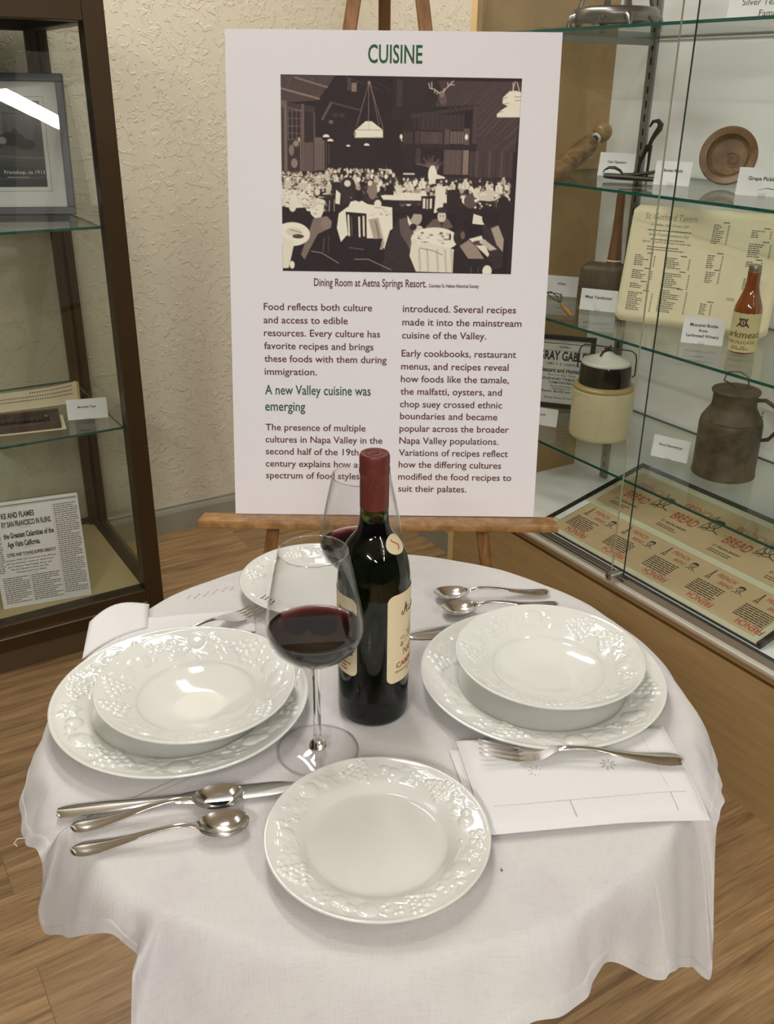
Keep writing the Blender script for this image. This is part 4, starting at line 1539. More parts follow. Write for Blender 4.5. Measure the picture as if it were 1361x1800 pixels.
def sip(x, xs, ys):
    """smooth interpolation"""
    xs, ys = np.array(xs), np.array(ys)
    i = int(np.clip(np.searchsorted(xs, x) - 1, 0, len(xs) - 2))
    t = (x - xs[i]) / (xs[i + 1] - xs[i])
    d = np.gradient(ys, xs)
    h = xs[i + 1] - xs[i]
    return float((2 * t ** 3 - 3 * t ** 2 + 1) * ys[i] + (t ** 3 - 2 * t ** 2 + t) * h * d[i] + (-2 * t ** 3 + 3 * t ** 2) * ys[i + 1] + (t ** 3 - t ** 2) * h * d[i + 1])


def spoon_mesh(Ln):
    st = []
    for k in range(73):
        t = k / 72
        if t < .70:
            w = sip(t, [0, .012, .05, .12, .25, .42, .60, .67, .70], [.0012, .0045, .0082, .0088, .0062, .0036, .0027, .0030, .0042])
            z = sip(t, [0, .12, .3, .48, .62, .70], [.0040, .0036, .0072, .0125, .0140, .0115])
            st.append((t * Ln, w, z, -.0012 * min(1, w / .008), .0020))
        else:
            q = (t - .845) / .155
            w = max(.0006, .0168 * math.sqrt(max(0, 1 - q * q)) * (1 + .06 * q)) if t > .71 else .0060
            w = max(w, .0042) if t < .74 else w
            ze = ip(t, [.70, .76, .88, 1.0], [.0112, .0098, .0092, .0098])
            dsh = .0082 * max(0, 1 - abs(q) ** 2.3)
            st.append((t * Ln, w, ze, dsh, .0011))
    return sheet_solid(st, 17)


def lay(mb, name, label, cat, a, b, z, group=None, m_=M_silver, roll=0.0):
    """place a piece of cutlery lying from handle end a to tip b"""
    o = mb.build(name, m_, loc=(a[0], a[1], z), angle=50)
    o.rotation_euler = (roll, 0, math.atan2(b[1] - a[1], b[0] - a[0]))
    return tag(o, label, cat, group)


s1 = lay(spoon_mesh(.155), 'teaspoon', 'silver teaspoon lying against the knife, farther of the near pair', 'spoon', (0.1040, 0.6870), (0.2520, 0.6440), TZ + .0008, 'silver teaspoons')
s1.rotation_euler = (0, 0, math.atan2(.6440 - .6870, .2520 - .1040))
for lb, a, b in (('silver teaspoon nearest the table edge, below the other near spoon', (0.0965, 0.6590), (0.2420, 0.6080)),
                 ('silver teaspoon of the far pair whose whole handle shows', (0.7570, 0.7940), (0.6180, 0.8620)),
                 ('silver teaspoon at the far side, handle hidden behind the right bowl', (0.7460, 0.7640), (0.6030, 0.8240))):
    s = copy_tree(s1, lb, (a[0], a[1], TZ + .0008), math.atan2(b[1] - a[1], b[0] - a[0]))


def fork_mesh(Ln):
    st = []
    for k in range(57):
        t = k / 56 * .80
        w = sip(t, [0, .012, .05, .11, .22, .40, .56, .62, .68, .74, .80], [.0020, .0060, .0096, .0100, .0068, .0036, .0030, .0042, .0098, .0122, .0124])
        z = sip(t, [0, .10, .3, .48, .60, .72, .80], [.0046, .0044, .0085, .0145, .0135, .0062, .0046])
        st.append((t * Ln, w, z, -.0014 * min(1, w / .009) if t < .6 else .0012, .0019))
    mb = sheet_solid(st, 13)
    for q in range(4):
        y0 = (-1.5 + q) * .0064
        tin = []
        for k in range(16):
            u = k / 15
            x = (.775 + .225 * u) * Ln
            y = y0 * (1 + .05 * u)
            z = .0042 + .0085 * u ** 1.6 + .0006
            w = .0021 * (1 - .35 * u) if u < .93 else .0009
            tin.append([(x, y - w, z), (x, y, z + .0011), (x, y + w, z), (x, y, z - .0009)])
        mb.grid(tin, wrap=True)
        n0 = len(mb.v) - 4
        mb.f.append((n0, n0 + 1, n0 + 2, n0 + 3))
    return mb


def knife_mesh(Ln):
    st = []
    for k in range(61):
        t = k / 60
        if t < .47:
            w = sip(t, [0, .01, .04, .12, .3, .44, .47], [.0055, .0082, .0095, .0098, .0078, .0064, .0066])
            st.append((t * Ln, w, .0026, 0, .0030))
        else:
            w = sip(t, [.47, .52, .60, .80, .93, .98, 1.0], [.0066, .0092, .0108, .0112, .0090, .0050, .0012])
            st.append((t * Ln, w, .0018, 0, .0014))
    return sheet_solid(st, 11)


kn = lay(knife_mesh(.222), 'table_knife', 'silver table knife lying between the left plate and the near teaspoons', 'knife', (0.0990, 0.7125), (0.3040, 0.6320), TZ + .0006, 'silver table knives')
kn.rotation_euler.x = -0.13
kn.location.z += .0010
kn2 = copy_tree(kn, 'silver table knife with only its blade showing between bottle and right plate', (0.7490, 0.7340, TZ + .0006), math.atan2(.8024 - .734, .5397 - .749))
fk = lay(fork_mesh(.200), 'dinner_fork', 'silver fork lying on the folded napkin at right', 'fork', (0.6350, 0.4578), (0.4704, 0.5691), TZ + .0112, 'silver forks')
fk2 = copy_tree(fk, 'silver fork with only its tines showing behind the left bowl', (0.2265, 0.9150, TZ + .0048), math.atan2(.9461 - .9150, .4233 - .2265))


# ------------------------------------------------------------------ napkins
def napkin_grid(A, B, C, D, z0, h, seed, nu=44, nv=30, edge=.06, lift=None):
    A, B, C, D = (np.array(q) for q in (A, B, C, D))
    ph = random.Random(seed).uniform(0, 6)
    top, bt = [], []
    for i in range(nu + 1):
        u = i / nu
        tr, br = [], []
        for j in range(nv + 1):
            v = j / nv
            p = (A * (1 - u) + B * u) * (1 - v) + (D * (1 - u) + C * u) * v
            d = min(u, 1 - u, v * .7, (1 - v) * .7)
            e = math.sqrt(1 - (1 - min(1, d / edge)) ** 2)
            z = z0 + h * (0.30 + 0.70 * e) + 0.0006 * math.sin(9 * u + ph) * math.sin(7 * v + 1) * e
            zb = z0 + 0.0002 + 0.35 * h * (1 - e)
            if lift:
                dz = lift(u, v)
                z += dz
                zb += dz
            tr.append((p[0], p[1], z))
            br.append((p[0], p[1], zb))
        top.append(tr)
        bt.append(br)
    mb = MB()
    mb.grid(top)
    mb.grid(bt)
    n, k = nv + 1, (nu + 1) * (nv + 1)
    per = [i * n for i in range(nu + 1)] + [nu * n + j for j in range(1, n)] + [i * n + nv for i in range(nu - 1, -1, -1)] + [j for j in range(nv - 1, 0, -1)]
    for a, b in zip(per, per[1:] + per[:1]):
        mb.f.append((a, b, b + k, a + k))
    return mb, (A, B, C, D)


def nap_pt(Q, u, v, z):
    A, B, C, D = Q
    p = (A * (1 - u) + B * u) * (1 - v) + (D * (1 - u) + C * u) * v
    return (float(p[0]), float(p[1]), z)


nk = thing('cloth_napkin', 'white folded linen napkin with hemstitching under the fork at right', 'napkin', (0, 0, 0), 0, 'folded linen napkins')
droop = lambda u, v: -0.007 * max(0, (u + v - 1.55) / .45) ** 1.5 if u + v > 1.55 else 0.0
mb, Q = napkin_grid((.4690, .6055), (.6680, .5125), (.6080, .3990), (.4165, .4850), TZ + .0032, .0082, 3, edge=.085, lift=droop)
mb.build('top_fold', M_napkin, nk, angle=60)
mb, Q2 = napkin_grid((.4580, .6020), (.6640, .5160), (.6050, .4060), (.4150, .4930), TZ + .0003, .0030, 4, lift=droop)
mb.build('under_fold', M_napkin, nk, angle=60)
mb = MB()
ztop = TZ + .0032 + .0084
for v in (.78,):
    for k in range(70):
        u = .06 + .88 * k / 70
        a, b = nap_pt(Q, u, v, ztop + droop(u, v)), nap_pt(Q, u + .006, v, ztop + droop(u, v))
        mb.tube([a, b], .00035, 4)
for u in (.40, .86):
    for k in range(16):
        v = .78 + .17 * k / 16
        mb.tube([nap_pt(Q, u, v, ztop + droop(u, v)), nap_pt(Q, u, v + .006, ztop + droop(u, v))], .00035, 4)
for k in range(24):
    v = .05 + .70 * k / 24
    mb.tube([nap_pt(Q, .86, v, ztop), nap_pt(Q, .86, v + .012, ztop)], .00025, 4)
mb.build('hemstitch', M_stitch, nk)
for (u, v) in ((.27, .18), (.62, .20), (.64, .44), (.30, .46)):
    mb = MB()
    for q in range(8):
        an = q * math.pi / 4
        c = nap_pt(Q, u, v, ztop + .0001)
        a = (c[0] + .0025 * math.cos(an), c[1] + .0025 * math.sin(an), c[2])
        b = (c[0] + .0085 * math.cos(an), c[1] + .0085 * math.sin(an), c[2])
        mb.tube([a, ((a[0] + b[0]) / 2, (a[1] + b[1]) / 2, c[2]), b], [.0003, .0007, .0003], 5, flat=.4)
    mb.build('eyelet_flower', M_stitch, nk)

nk2 = thing('cloth_napkin', 'white folded linen napkin with a raised corner behind the left plate', 'napkin', (0, 0, 0), 0, 'folded linen napkins')
lf = lambda u, v: 0.014 * max(0, 1 - u / .34) ** 1.2 * max(0, 1 - v * .9)
mb, Q = napkin_grid((.2330, 1.0250), (.4050, .9570), (.3850, .9080), (.1860, .9440), TZ + .0006, .0036, 9, lift=lf)
mb.build('fold', M_napkin, nk2, angle=60)
mb = MB()
for k in range(26):
    t = k / 26
    u, v = .17, .02 + .93 * t
    mb.tube([nap_pt(Q, u, v, TZ + .0045 + lf(u, v)), nap_pt(Q, u, v + .02, TZ + .0045 + lf(u, v + .02))], .00035, 4)
mb.build('hemstitch', M_stitch, nk2)
# the turned-back corner flap
fl = [[], []]
mb = MB()
rows = []
for i in range(12):
    u = i / 11
    row = []
    for j in range(12):
        v = j / 11
        x = .2120 + .082 * u * (1 - .25 * v) - .026 * v * (1 - u)
        y = 1.004 + .026 * u - .058 * v * (1 - .1 * u) + .006 * math.sin(math.pi * u)
        z = TZ + .0062 + .015 * math.sin(math.pi * min(1, .2 + .8 * u)) * (1 - .8 * v) + .004 * (1 - u) * (1 - v)
        row.append((x, y, z))
    rows.append(row)
mb.grid(rows)
fo = mb.build('corner_flap', M_napkin, nk2, angle=180)
sm = fo.modifiers.new('cloth_thickness', 'SOLIDIFY')
sm.thickness = 0.0012


# ------------------------------------------------------------------ cards in the cabinets
def card(lines, label, x, y, z, yaw, w, h, cap=.0055, lean=10, txt_x=0.0, widths=None, font_bold=.018, txt_y=.56, clip=True):
    o = thing('label_card', label, 'card', (x, y, z), math.radians(yaw), 'typed label cards')
    la = math.radians(lean)
    U, V = Vector((1, 0, 0)), Vector((0, math.sin(la), math.cos(la)))
    pln = flat_plane((-w / 2, 0, .0004), U, V)
    mb = MB()
    mb.add([pln(0, 0, 0), pln(w, 0, 0), pln(w, h, 0), pln(0, h, 0), pln(0, 0, -.0006), pln(w, 0, -.0006), pln(w, h, -.0006), pln(0, h, -.0006)],
           [(0, 1, 2, 3), (7, 6, 5, 4), (0, 4, 5, 1), (1, 5, 6, 2), (2, 6, 7, 3), (3, 7, 4, 0)])
    mb.build('card', M_card, o, smooth=False)
    mb = MB()
    for k, s in enumerate(lines):
        put_text(mb, s, w / 2 + txt_x, h * txt_y - k * cap * 2.0, cap * 1.12, widths[k] if widths else None, pln, bold=font_bold, align='C', lift=.0003)
    mb.build('lettering', M_ink, o, smooth=False)
    if clip:
        mb = MB()
        mb.box((-.007, -.006, .0002), (.007, .010, .0012))
        mb.box((-.007, -.006, .0012), (.007, -.0045, .0065))
        mb.build('clip', M_acrylic, o, smooth=False)
    return o


card(['Can Openers'], 'white card reading Can Openers behind the can opener on the shelf', 1.7256, 1.7244, SH[1], -66, .0890, .0535, .0052)
card(['Butter Mold'], 'white card reading Butter Mold left of the round wooden mold', 1.6760, 1.5020, SH[1], -66, .0800, .0500, .0052)
card(['Grape Picking Knife'], 'white card reading Grape Picking in front of the wooden mold', 1.6682, 1.2560, SH[1], -64, .1060, .0533, .0062, txt_x=.008)
card(['Whisk'], 'white card reading Whisk behind the whisk', 1.6930, 1.8420, SH[2], -52, .0850, .0515, .0050)
card(['Meat Tenderizer'], 'white card reading Meat Tenderizer in front of the wooden mallet', 1.6530, 1.6620, SH[2], -57, .0900, .0515, .0060)
card(['Muscatel Bottle', 'from', 'Larkmead Winery'], 'white card reading Muscatel Bottle from Larkmead Winery', 1.6192, 1.3086, SH[2], -55, .0860, .0555, .0056, txt_y=.66)
card(['Food Storage Jar'], 'white card reading Food Storage Jar beside the tin can', 1.6758, 1.3977, SH[3], -68, .0890, .0524, .0052)
card(['Crock'], 'white card cut off by the poster, below the framed hotel advertisement', 1.5720, 1.7450, SH[3], -57.8, .0890, .0460, .0050, txt_x=.002)
card(['Movable Type'], 'white card reading Movable Type on the glass shelf at left', 0.5520, 2.2963, LS[1], -14.9, .0974, .0514, .0048, lean=8)
card(['Silver Tea Server From', 'Family, 1858'], 'white card reading Silver Tea Server on the top shelf', 1.6300, 1.2700, SH[0], -66, .1700, .0620, .0095, txt_y=.46, txt_x=.012, font_bold=-.004)

# ------------------------------------------------------------------ things on the right cabinet's shelves
# tea server stand, top shelf
ts = thing('tea_server_stand', 'tarnished silver tea server stand with openwork legs on the top shelf', 'serving stand', (1.632, 1.678, SH[0]))
MB().lathe([(.083, .020), (.092, .016), (.103, .018), (.1055, .026), (.1035, .038), (.096, .043), (.086, .043), (.081, .036), (.083, .020)], 64).build('base_ring', M_tarnish, ts, angle=50)
for k in range(4):
    a = math.radians(-28 + 90 * k)
    c, s_ = math.cos(a), math.sin(a)
    MB().tube([(.098 * c, .098 * s_, .024), (.112 * c, .112 * s_, .020), (.118 * c, .118 * s_, .008), (.114 * c, .114 * s_, .0015)], [.012, .009, .006, .0085], 10).build('foot', M_tarnish, ts)
    MB().tube([(.092 * c, .092 * s_, .040), (.080 * c, .080 * s_, .075), (.066 * c, .066 * s_, .12), (.07 * c, .07 * s_, .18), (.075 * c, .075 * s_, .24)], [.011, .007, .006, .006, .008], 8, flat=.6).build('arm', M_tarnish, ts)
    a2 = a + math.radians(45)
    mb = MB()
    for q in range(7):
        b_ = a2 + (q - 3) * .062
        mb.tube([(.104 * math.cos(b_), .104 * math.sin(b_), .024), (.106 * math.cos(b_), .106 * math.sin(b_), .012 - .006 * math.cos((q - 3) * .9))], [.005, .0035], 8)
    mb.build('scroll_ornament', M_tarnish, ts)
MB().lathe([(.062, .236), (.078, .236), (.080, .246), (.070, .250), (.062, .246), (.062, .236)], 48).build('top_ring', M_tarnish, ts)

for _c2 in ts.children:
    for _v in _c2.data.vertices:
        _v.co.x *= .88
        _v.co.y *= .88

# rolling pin on clear stands
rp = thing('rolling_pin', 'tan wooden rolling pin with ball handle propped on clear supports', 'rolling pin', (1.70, 1.86, SH[1]))
P0_, P1_ = Vector((1.764, 1.828, 1.2580)), Vector((1.600, 1.798, 1.1720))
d_ = (P1_ - P0_).normalized()


def pin_tube(prof):
    pts = [P0_ + d_ * q[0] for q in prof]
    return MBW().tube(pts, [q[1] for q in prof], 28)


pin_tube([(-.036, .001), (-.0345, .008), (-.030, .0155), (-.022, .0215), (-.012, .0238), (-.002, .0222), (.005, .0170), (.0085, .0105), (.0100, .0080)]).build_in('ball_handle', M_pin, rp, angle=60)
pin_tube([(.0095, .0078), (.0375, .0078)]).build_in('axle', M_iron, rp, angle=60)
pin_tube([(.0130, .0120), (.0160, .0130), (.0185, .0120)]).build_in('white_collar', M_card, rp, angle=60)
pin_tube([(.0370, .0120), (.0372, .0195), (.0385, .0212), (.0520, .0222), (.0535, .0208), (.0550, .0224), (.0590, .0240), (.20, .0250), (.24, .0245)]).build_in('roller', M_roller, rp, angle=30)
for t_, nm in ((.060, 'rolling_pin_stand'), (.175, 'rolling_pin_stand')):
    c = P0_ + d_ * t_
    so = thing(nm, 'clear acrylic support under the ball end of the rolling pin' if t_ < .1 else 'clear acrylic support under the body of the rolling pin', 'display stand', (c.x, c.y, SH[1]), math.radians(3))
    hh = c.z - SH[1] - .0262
    MB().box((-.004, -.03, .0003), (.004, .03, max(.004, hh)), .001).build('support', M_acrylic, so, smooth=False)

# lying can opener
co_ = thing('can_opener', 'dark iron can opener with hooked blade lying on the shelf', 'can opener', (1.6536, 1.6110, SH[1]), math.radians(-64))
MB().tube([(-.056, .002, .0105), (-.03, 0, .0100), (0, 0, .0095), (.062, -.002, .0085)], [.0068, .0080, .0078, .0058], 8, flat=.85).build('body', M_iron, co_)
MB().tube([(-.012, .001, .014), (.02, .002, .016), (.05, .004, .022), (.075, .006, .027)], [.0044, .0044, .0038, .0026], 8).build('upper_arm', M_iron, co_)
MB().tube([(-.060, 0, .013), (-.057, 0, .022), (-.046, 0, .0285), (-.032, 0, .0285), (-.020, 0, .0235), (-.010, 0, .014)], [.001, .0030, .0062, .0072, .0060, .0040], 8, flat=.5).build('hook_blade', M_iron, co_)
# upright can opener
co2 = thing('can_opener', 'dark claw-headed can opener standing upright near the cabinet corner', 'can opener', (1.7750, 1.6740, SH[1]), math.radians(-60))
MB().tube([(-.018, 0, .001), (-.016, 0, .030), (-.007, 0, .056), (.000, 0, .072)], [.0036, .0038, .0048, .0070], 8).build('left_prong', M_iron, co2)
MB().tube([(.004, 0, .001), (.005, 0, .030), (.005, 0, .056), (.003, 0, .072)], [.0032, .0034, .0042, .0070], 8).build('right_prong', M_iron, co2)
MB().tube([(.001, 0, .068), (.007, 0, .085), (.014, 0, .098), (.021, 0, .108), (.023, 0, .118), (.016, 0, .126), (.004, 0, .124), (-.002, 0, .112)], [.0090, .0095, .0120, .0140, .0130, .0100, .0075, .0040], 10, flat=.5).build('claw_head', M_iron, co2)

# butter mold: a turned dish on edge
bmd = thing('butter_mold', 'round turned wooden butter mold standing on edge', 'butter mold', (1.770, 1.432, SH[1]), math.radians(-62))
RD = .0605
prof = [(0, .004), (.036, .004), (.038, .0055), (.0405, .004), (.043, .0060), (.0455, .0150), (.0580, .0185), (.0605, .0165), (.0600, .0080), (.048, -.010), (.036, -.014), (0, -.014)]
rows = []
la = math.radians(14)
for r, d in prof:
    row = []
    for k in range(64):
        a = 2 * math.pi * k / 64
        x, zz_, yy_ = r * math.cos(a), r * math.sin(a), -d
        row.append((x, yy_ * math.cos(la) + zz_ * math.sin(la), RD + .0004 + zz_ * math.cos(la) - yy_ * math.sin(la)))
    rows.append(row)
MB().grid(rows, wrap=True).build('dish', M_bowlwood, bmd, angle=35)
mb = MB()
for q in range(3):
    pts = []
    for k in range(14):
        a = k * .42 + q * 1.7
        r = .004 + .0013 * k
        x, zz_ = .008 + r * math.cos(a) * .7, -.006 + r * math.sin(a) * .8
        if math.hypot(x, zz_) < .034:
            pts.append((x, -.0046 * math.cos(la) + zz_ * math.sin(la), RD + zz_ * math.cos(la) + .0046 * math.sin(la)))
    mb.tube(pts, .0011, 6)
mb.build('carved_pattern', M_bowlwood, bmd)
# knife tip at the frame edge
gk = thing('grape_knife', 'dark hooked grape knife cut off by the right edge', 'knife', (1.640, 1.170, SH[1]), math.radians(-64))
MB().tube([(-.062, 0, .018), (-.045, 0, .0215), (-.028, 0, .0195), (-.012, 0, .013)], [.0008, .0022, .0030, .0030], 8, flat=.3).build('blade', M_iron, gk)
MB().tube([(-.014, 0, .012), (0, 0, .009), (.03, 0, .0085), (.07, 0, .0085)], [.005, .0085, .0080, .007], 10).build('handle', M_black, gk)

# whisk
wk = thing('whisk', 'wire whisk with a turned wooden handle lying on the shelf', 'whisk', (1.5520, 1.6680, SH[2]), math.radians(-106))
MB().tube([(-.022, 0, .0245), (-.016, 0, .0215), (0, 0, .0160), (.022, 0, .0105), (.034, 0, .0068), (.040, 0, .0062)], [.0028, .0046, .0066, .0062, .0045, .0022], 12).build('handle', M_whiskwood, wk)
for k in range(3):
    y = (-1 + k) * .008
    MB().tube([(-.020, 0, .0235), (-.034, y * .6, .027), (-.052, y * 1.6, .032 + .004 * k), (-.066, y * 2.6, .043 - .005 * k), (-.083, y * 2.4, .046 - .006 * k), (-.12, y * 1.2, .03)], .0012, 6).build('wire', M_iron, wk)
# meat tenderizer
ml = thing('meat_tenderizer', 'dark block-headed wooden meat mallet standing on its head', 'mallet', (1.7000, 1.7000, SH[2]), math.radians(-57))
MB().box((-.052, -.040, .0004), (.052, .040, .104), .012).build('head', M_dkwood, ml, angle=60)
MB().lathe([(0, .104), (.0185, .1042), (.0175, .112), (.0150, .140), (.0122, .180), (.0108, .220), (.0102, .262), (.0090, .272), (0, .274)], 28, (.022, 0, 0)).build('handle', M_handle, ml, angle=60)
MB().lathe([(.0180, .1135), (.0184, .115), (.0178, .1165)], 28, (.022, 0, 0)).build('white_ring', M_card, ml)

# menu: a creased open bill of fare leaning at the back
mn = thing('menu', 'large cream tavern menu leaning behind the amber bottle', 'menu', (1.7000, 1.4190, SH[2]), math.radians(-64.5))
MW, MH = .346, .262
ml_ = math.radians(13)
mu, mv = Vector((1, 0, 0)), Vector((0, math.sin(ml_), math.cos(ml_)))


def menu_pl(x, y, lift=0.0):
    # gentle valley at the fold; the sheet spreads a little towards the top
    f = abs(x / MW - .47)
    bend = .010 * (f ** 1.2) * 2.0 - .010
    p = Vector((x - MW / 2, 0, .0006)) + mv * y + Vector((0, -math.cos(ml_), math.sin(ml_))) * (bend * .6 + lift + .004)
    return p[:]


rows = []
for i in range(29):
    x = MW * i / 28
    row = []
    for j in range(15):
        v = j / 14
        d = min(x, MW - x)
        cut = .012 - math.sqrt(max(0, .012 ** 2 - (.012 - d) ** 2)) if d < .012 else 0
        row.append(menu_pl(x, cut + (MH - 2 * cut) * v))
    rows.append(row)
sheet = MB().grid(rows).build('sheet', M_paper, mn, angle=180)
sdm = sheet.modifiers.new('paper_thickness', 'SOLIDIFY')
sdm.thickness = .0006
sdm.offset = -1
mb = MB()
put_text(mb, 'St. Gothard Tavern', .088, .232, .0140, .118, menu_pl, shear=.15, align='C', lift=.0008, bold=-.012)
put_text(mb, 'St. Helena, Napa County, Calif.', .088, .219, .0052, .086, menu_pl, shear=.3, align='C', lift=.0008)
put_text(mb, 'Special 75 and $1 Luncheons Daily', .090, .197, .0056, .092, menu_pl, shear=.3, align='C', lift=.0008)
put_text(mb, 'Special 1.25 and $1.50 Dinners on week days', .088, .181, .0056, .112, menu_pl, shear=.3, align='C', lift=.0008)
mb.build('title_lettering', M_greyink, mn, smooth=False)
mb = MB()
put_text(mb, 'WINE', .2440, .073, .0062, .018, menu_pl, lift=.0008)
mb.build('wine_heading', M_greyink, mn, smooth=False)
mb = MB()
rg = random.Random(12)
dashes(mb, menu_pl, .040, .140, .210, 1, .006, .0022, rg, lift=.0008)
dashes(mb, menu_pl, .050, .128, .190, 1, .006, .0020, rg, lift=.0008)
dashes(mb, menu_pl, .045, .130, .173, 2, .0055, .0020, rg, lift=.0008)
mb.build('subtitle_print', M_greyink, mn, smooth=False)
for (x0, y0, w, n) in ((.022, .152, .034, 6), (.022, .118, .034, 5), (.022, .088, .030, 3), (.022, .068, .042, 10),
                       (.094, .152, .040, 6), (.094, .118, .044, 8), (.094, .080, .046, 12),
                       (.185, .232, .024, 10), (.185, .166, .024, 7), (.188, .130, .022, 6), (.190, .060, .018, 6),
                       (.268, .226, .030, 4), (.268, .198, .034, 7), (.270, .160, .024, 3), (.272, .124, .024, 6), (.275, .07, .02, 5)):
    mb = MB()
    mid = x0 + w * .8
    quad(mb, menu_pl, mid, y0 + .004, mid + .014, y0 + .0062, .0008)
    for k in range(n):
        y = y0 - .0043 * k
        x1 = x0 + w * rg.uniform(.45, 1.0)
        x = x0
        while x < x1:
            q = rg.uniform(.003, .008)
            quad(mb, menu_pl, x, y - .0021, min(x + q, x1), y, .0008)
            x += q + .0013
        quad(mb, menu_pl, x0 + w * 1.30, y - .0020, x0 + w * 1.30 + .0035, y, .0008)
    mb.build('price_list', M_greyink, mn, smooth=False)

# amber bottle
am = thing('muscatel_bottle', 'small amber glass bottle with stained cream label and metal cap', 'bottle', (1.646, 1.2257, SH[2]), math.radians(-64))
MB().lathe([(0, .002), (.024, .0004), (.0272, .003), (.0280, .008), (.0280, .088), (.0268, .096), (.0225, .108), (.0175, .121), (.0142, .134), (.0132, .146), (.0130, .160), (.0135, .164), (0, .164)], 48).build('bottle_glass', M_amber, am, angle=60)
MB().lathe([(.0126, .1625), (.0130, .1640), (.0125, .1655), (.0125, .1690), (.0129, .1705), (.0125, .1720), (.0125, .1765), (.0115, .1785), (0, .1785)], 40).build('cap', M_cap, am, angle=40)


def on_am(x, y, lift=0.0):
    r = .0282 + lift
    a = math.radians(-90) + x / .0282
    return (r * math.cos(a), r * math.sin(a), .004 + y)


mb = MB()
rows = []
for i in range(33):
    x = -.052 + .104 * i / 32
    rows.append([on_am(x, .0005 + .080 * j / 4 + (.0006 * math.sin(i * 1.7) if j == 4 else 0), .0002) for j in range(5)])
mb.grid(rows)
al = mb.build('label', M_oldlabel, am, angle=180)
mb = MB()
put_text(mb, 'Larkmead', 0, .031, .0135, .082, on_am, shear=.1, align='C', lift=.0006, bold=.01)
mb.build('green_lettering', M_olive, am, smooth=False).parent = al
mb = MB()
put_text(mb, 'PURE MUSCATEL', 0, .0185, .0058, .062, on_am, align='C', lift=.0006)
dashes(mb, on_am, -.018, .018, .0125, 2, .004, .0018, random.Random(8), lift=.0006)
mb.build('brown_lettering', mat('brown_label_ink', rgb(122, 98, 56), .7), am, smooth=False).parent = al
mb = MB()
outer = []
for q, (r0, r1) in enumerate(((.0058, .0085),)):
    for k in range(28):
        a0, a1 = 2 * math.pi * k / 28, 2 * math.pi * (k + 1) / 28
        mb.add([on_am(r0 * .8 * math.cos(a0), .062 + r0 * math.sin(a0), .0006), on_am(r1 * .85 * math.cos(a0), .062 + r1 * math.sin(a0), .0006),
                on_am(r1 * .85 * math.cos(a1), .062 + r1 * math.sin(a1), .0006), on_am(r0 * .8 * math.cos(a1), .062 + r0 * math.sin(a1), .0006)], [(0, 1, 2, 3)])
for sx in (-1, 1):
    mb.add([on_am(sx * .0066, .062, .0006), on_am(sx * .0135, .053, .0006), on_am(sx * .0115, .0525, .0006), on_am(sx * .0060, .057, .0006)], [(0, 1, 2, 3)])
    mb.add([on_am(sx * .004, .069, .0006), on_am(sx * .009, .0715, .0006), on_am(sx * .008, .066, .0006)], [(0, 1, 2)])
mb.build('crest', M_ink, am, smooth=False).parent = al
mb = MB()
mb.add([on_am(-.0012, .0575, .0007), on_am(.0018, .0575, .0007), on_am(.0024, .0655, .0007), on_am(-.0018, .0665, .0007)], [(0, 1, 2, 3)])
mb.build('crest_centre', M_redink, am, smooth=False).parent = al

# framed hotel advertisement
gg = thing('framed_advertisement', 'black framed newspaper advertisement for a hotel behind the stoneware jar', 'framed print', (1.7060, 1.8300, SH[3]), math.radians(-50.1))
GW, GH = .170, .1975
gl_ = math.radians(9)
gpl = flat_plane((-GW / 2, 0, .0005), (1, 0, 0), (0, math.sin(gl_), math.cos(gl_)))
Mg = Matrix((Vector((1, 0, 0)), Vector((0, math.sin(gl_), math.cos(gl_))), Vector((1, 0, 0)).cross(Vector((0, math.sin(gl_), math.cos(gl_)))))).transposed().to_4x4()
Mg.translation = Vector((-GW / 2, 0, .0005))
mb = MB()
fw = .0125
for lo, hi in (((0, 0, -.012), (GW, fw, 0)), ((0, GH - fw, -.012), (GW, GH, 0)), ((0, fw, -.012), (fw, GH - fw, 0)), ((GW - fw, fw, -.012), (GW, GH - fw, 0))):
    mb.box(lo, hi, .001, Mg)
mb.build('frame', M_black, gg, smooth=False)
mb = MB()
mb.box((fw, fw, -.010), (GW - fw, GH - fw, -.004), 0, Mg)
mb.build('paper', M_newsprint, gg, smooth=False)
mb = MB()
for s, y, cap, w, b_ in (('HOTELS.', .164, .0048, .030, .01), ('GRAY GABLES', .131, .0225, .139, .025), ('MRS. F. E. CARRUP,', .117, .0058, .086, .0),
                         ('Pleasant and Homelike', .0975, .0110, .126, .018), ('Board by Day, Week', .0880, .0042, .076, .0), ('SPLENDID TABLE and', .0765, .0060, .112, .012),
                         ('COMFORTABLE', .0665, .0056, .070, .012), ('Broad Verandahs', .0575, .0042, .056, .0), ('Attendance of', .0510, .0040, .050, .0),
                         ('Rates: $2.00 per day,', .0425, .0056, .104, .008), ('Adams Street, St. Helena', .0255, .0046, .088, .0)):
    put_text(mb, s, GW / 2 + .004, y, cap, w, gpl, bold=b_, align='C', lift=-.0034)
quad(mb, gpl, fw + .002, .1745, GW - fw - .002, .1760, -.0034)
quad(mb, gpl, fw + .002, .1555, GW - fw - .002, .1562, -.0034)
mb.build('lettering', M_ink, gg, smooth=False)

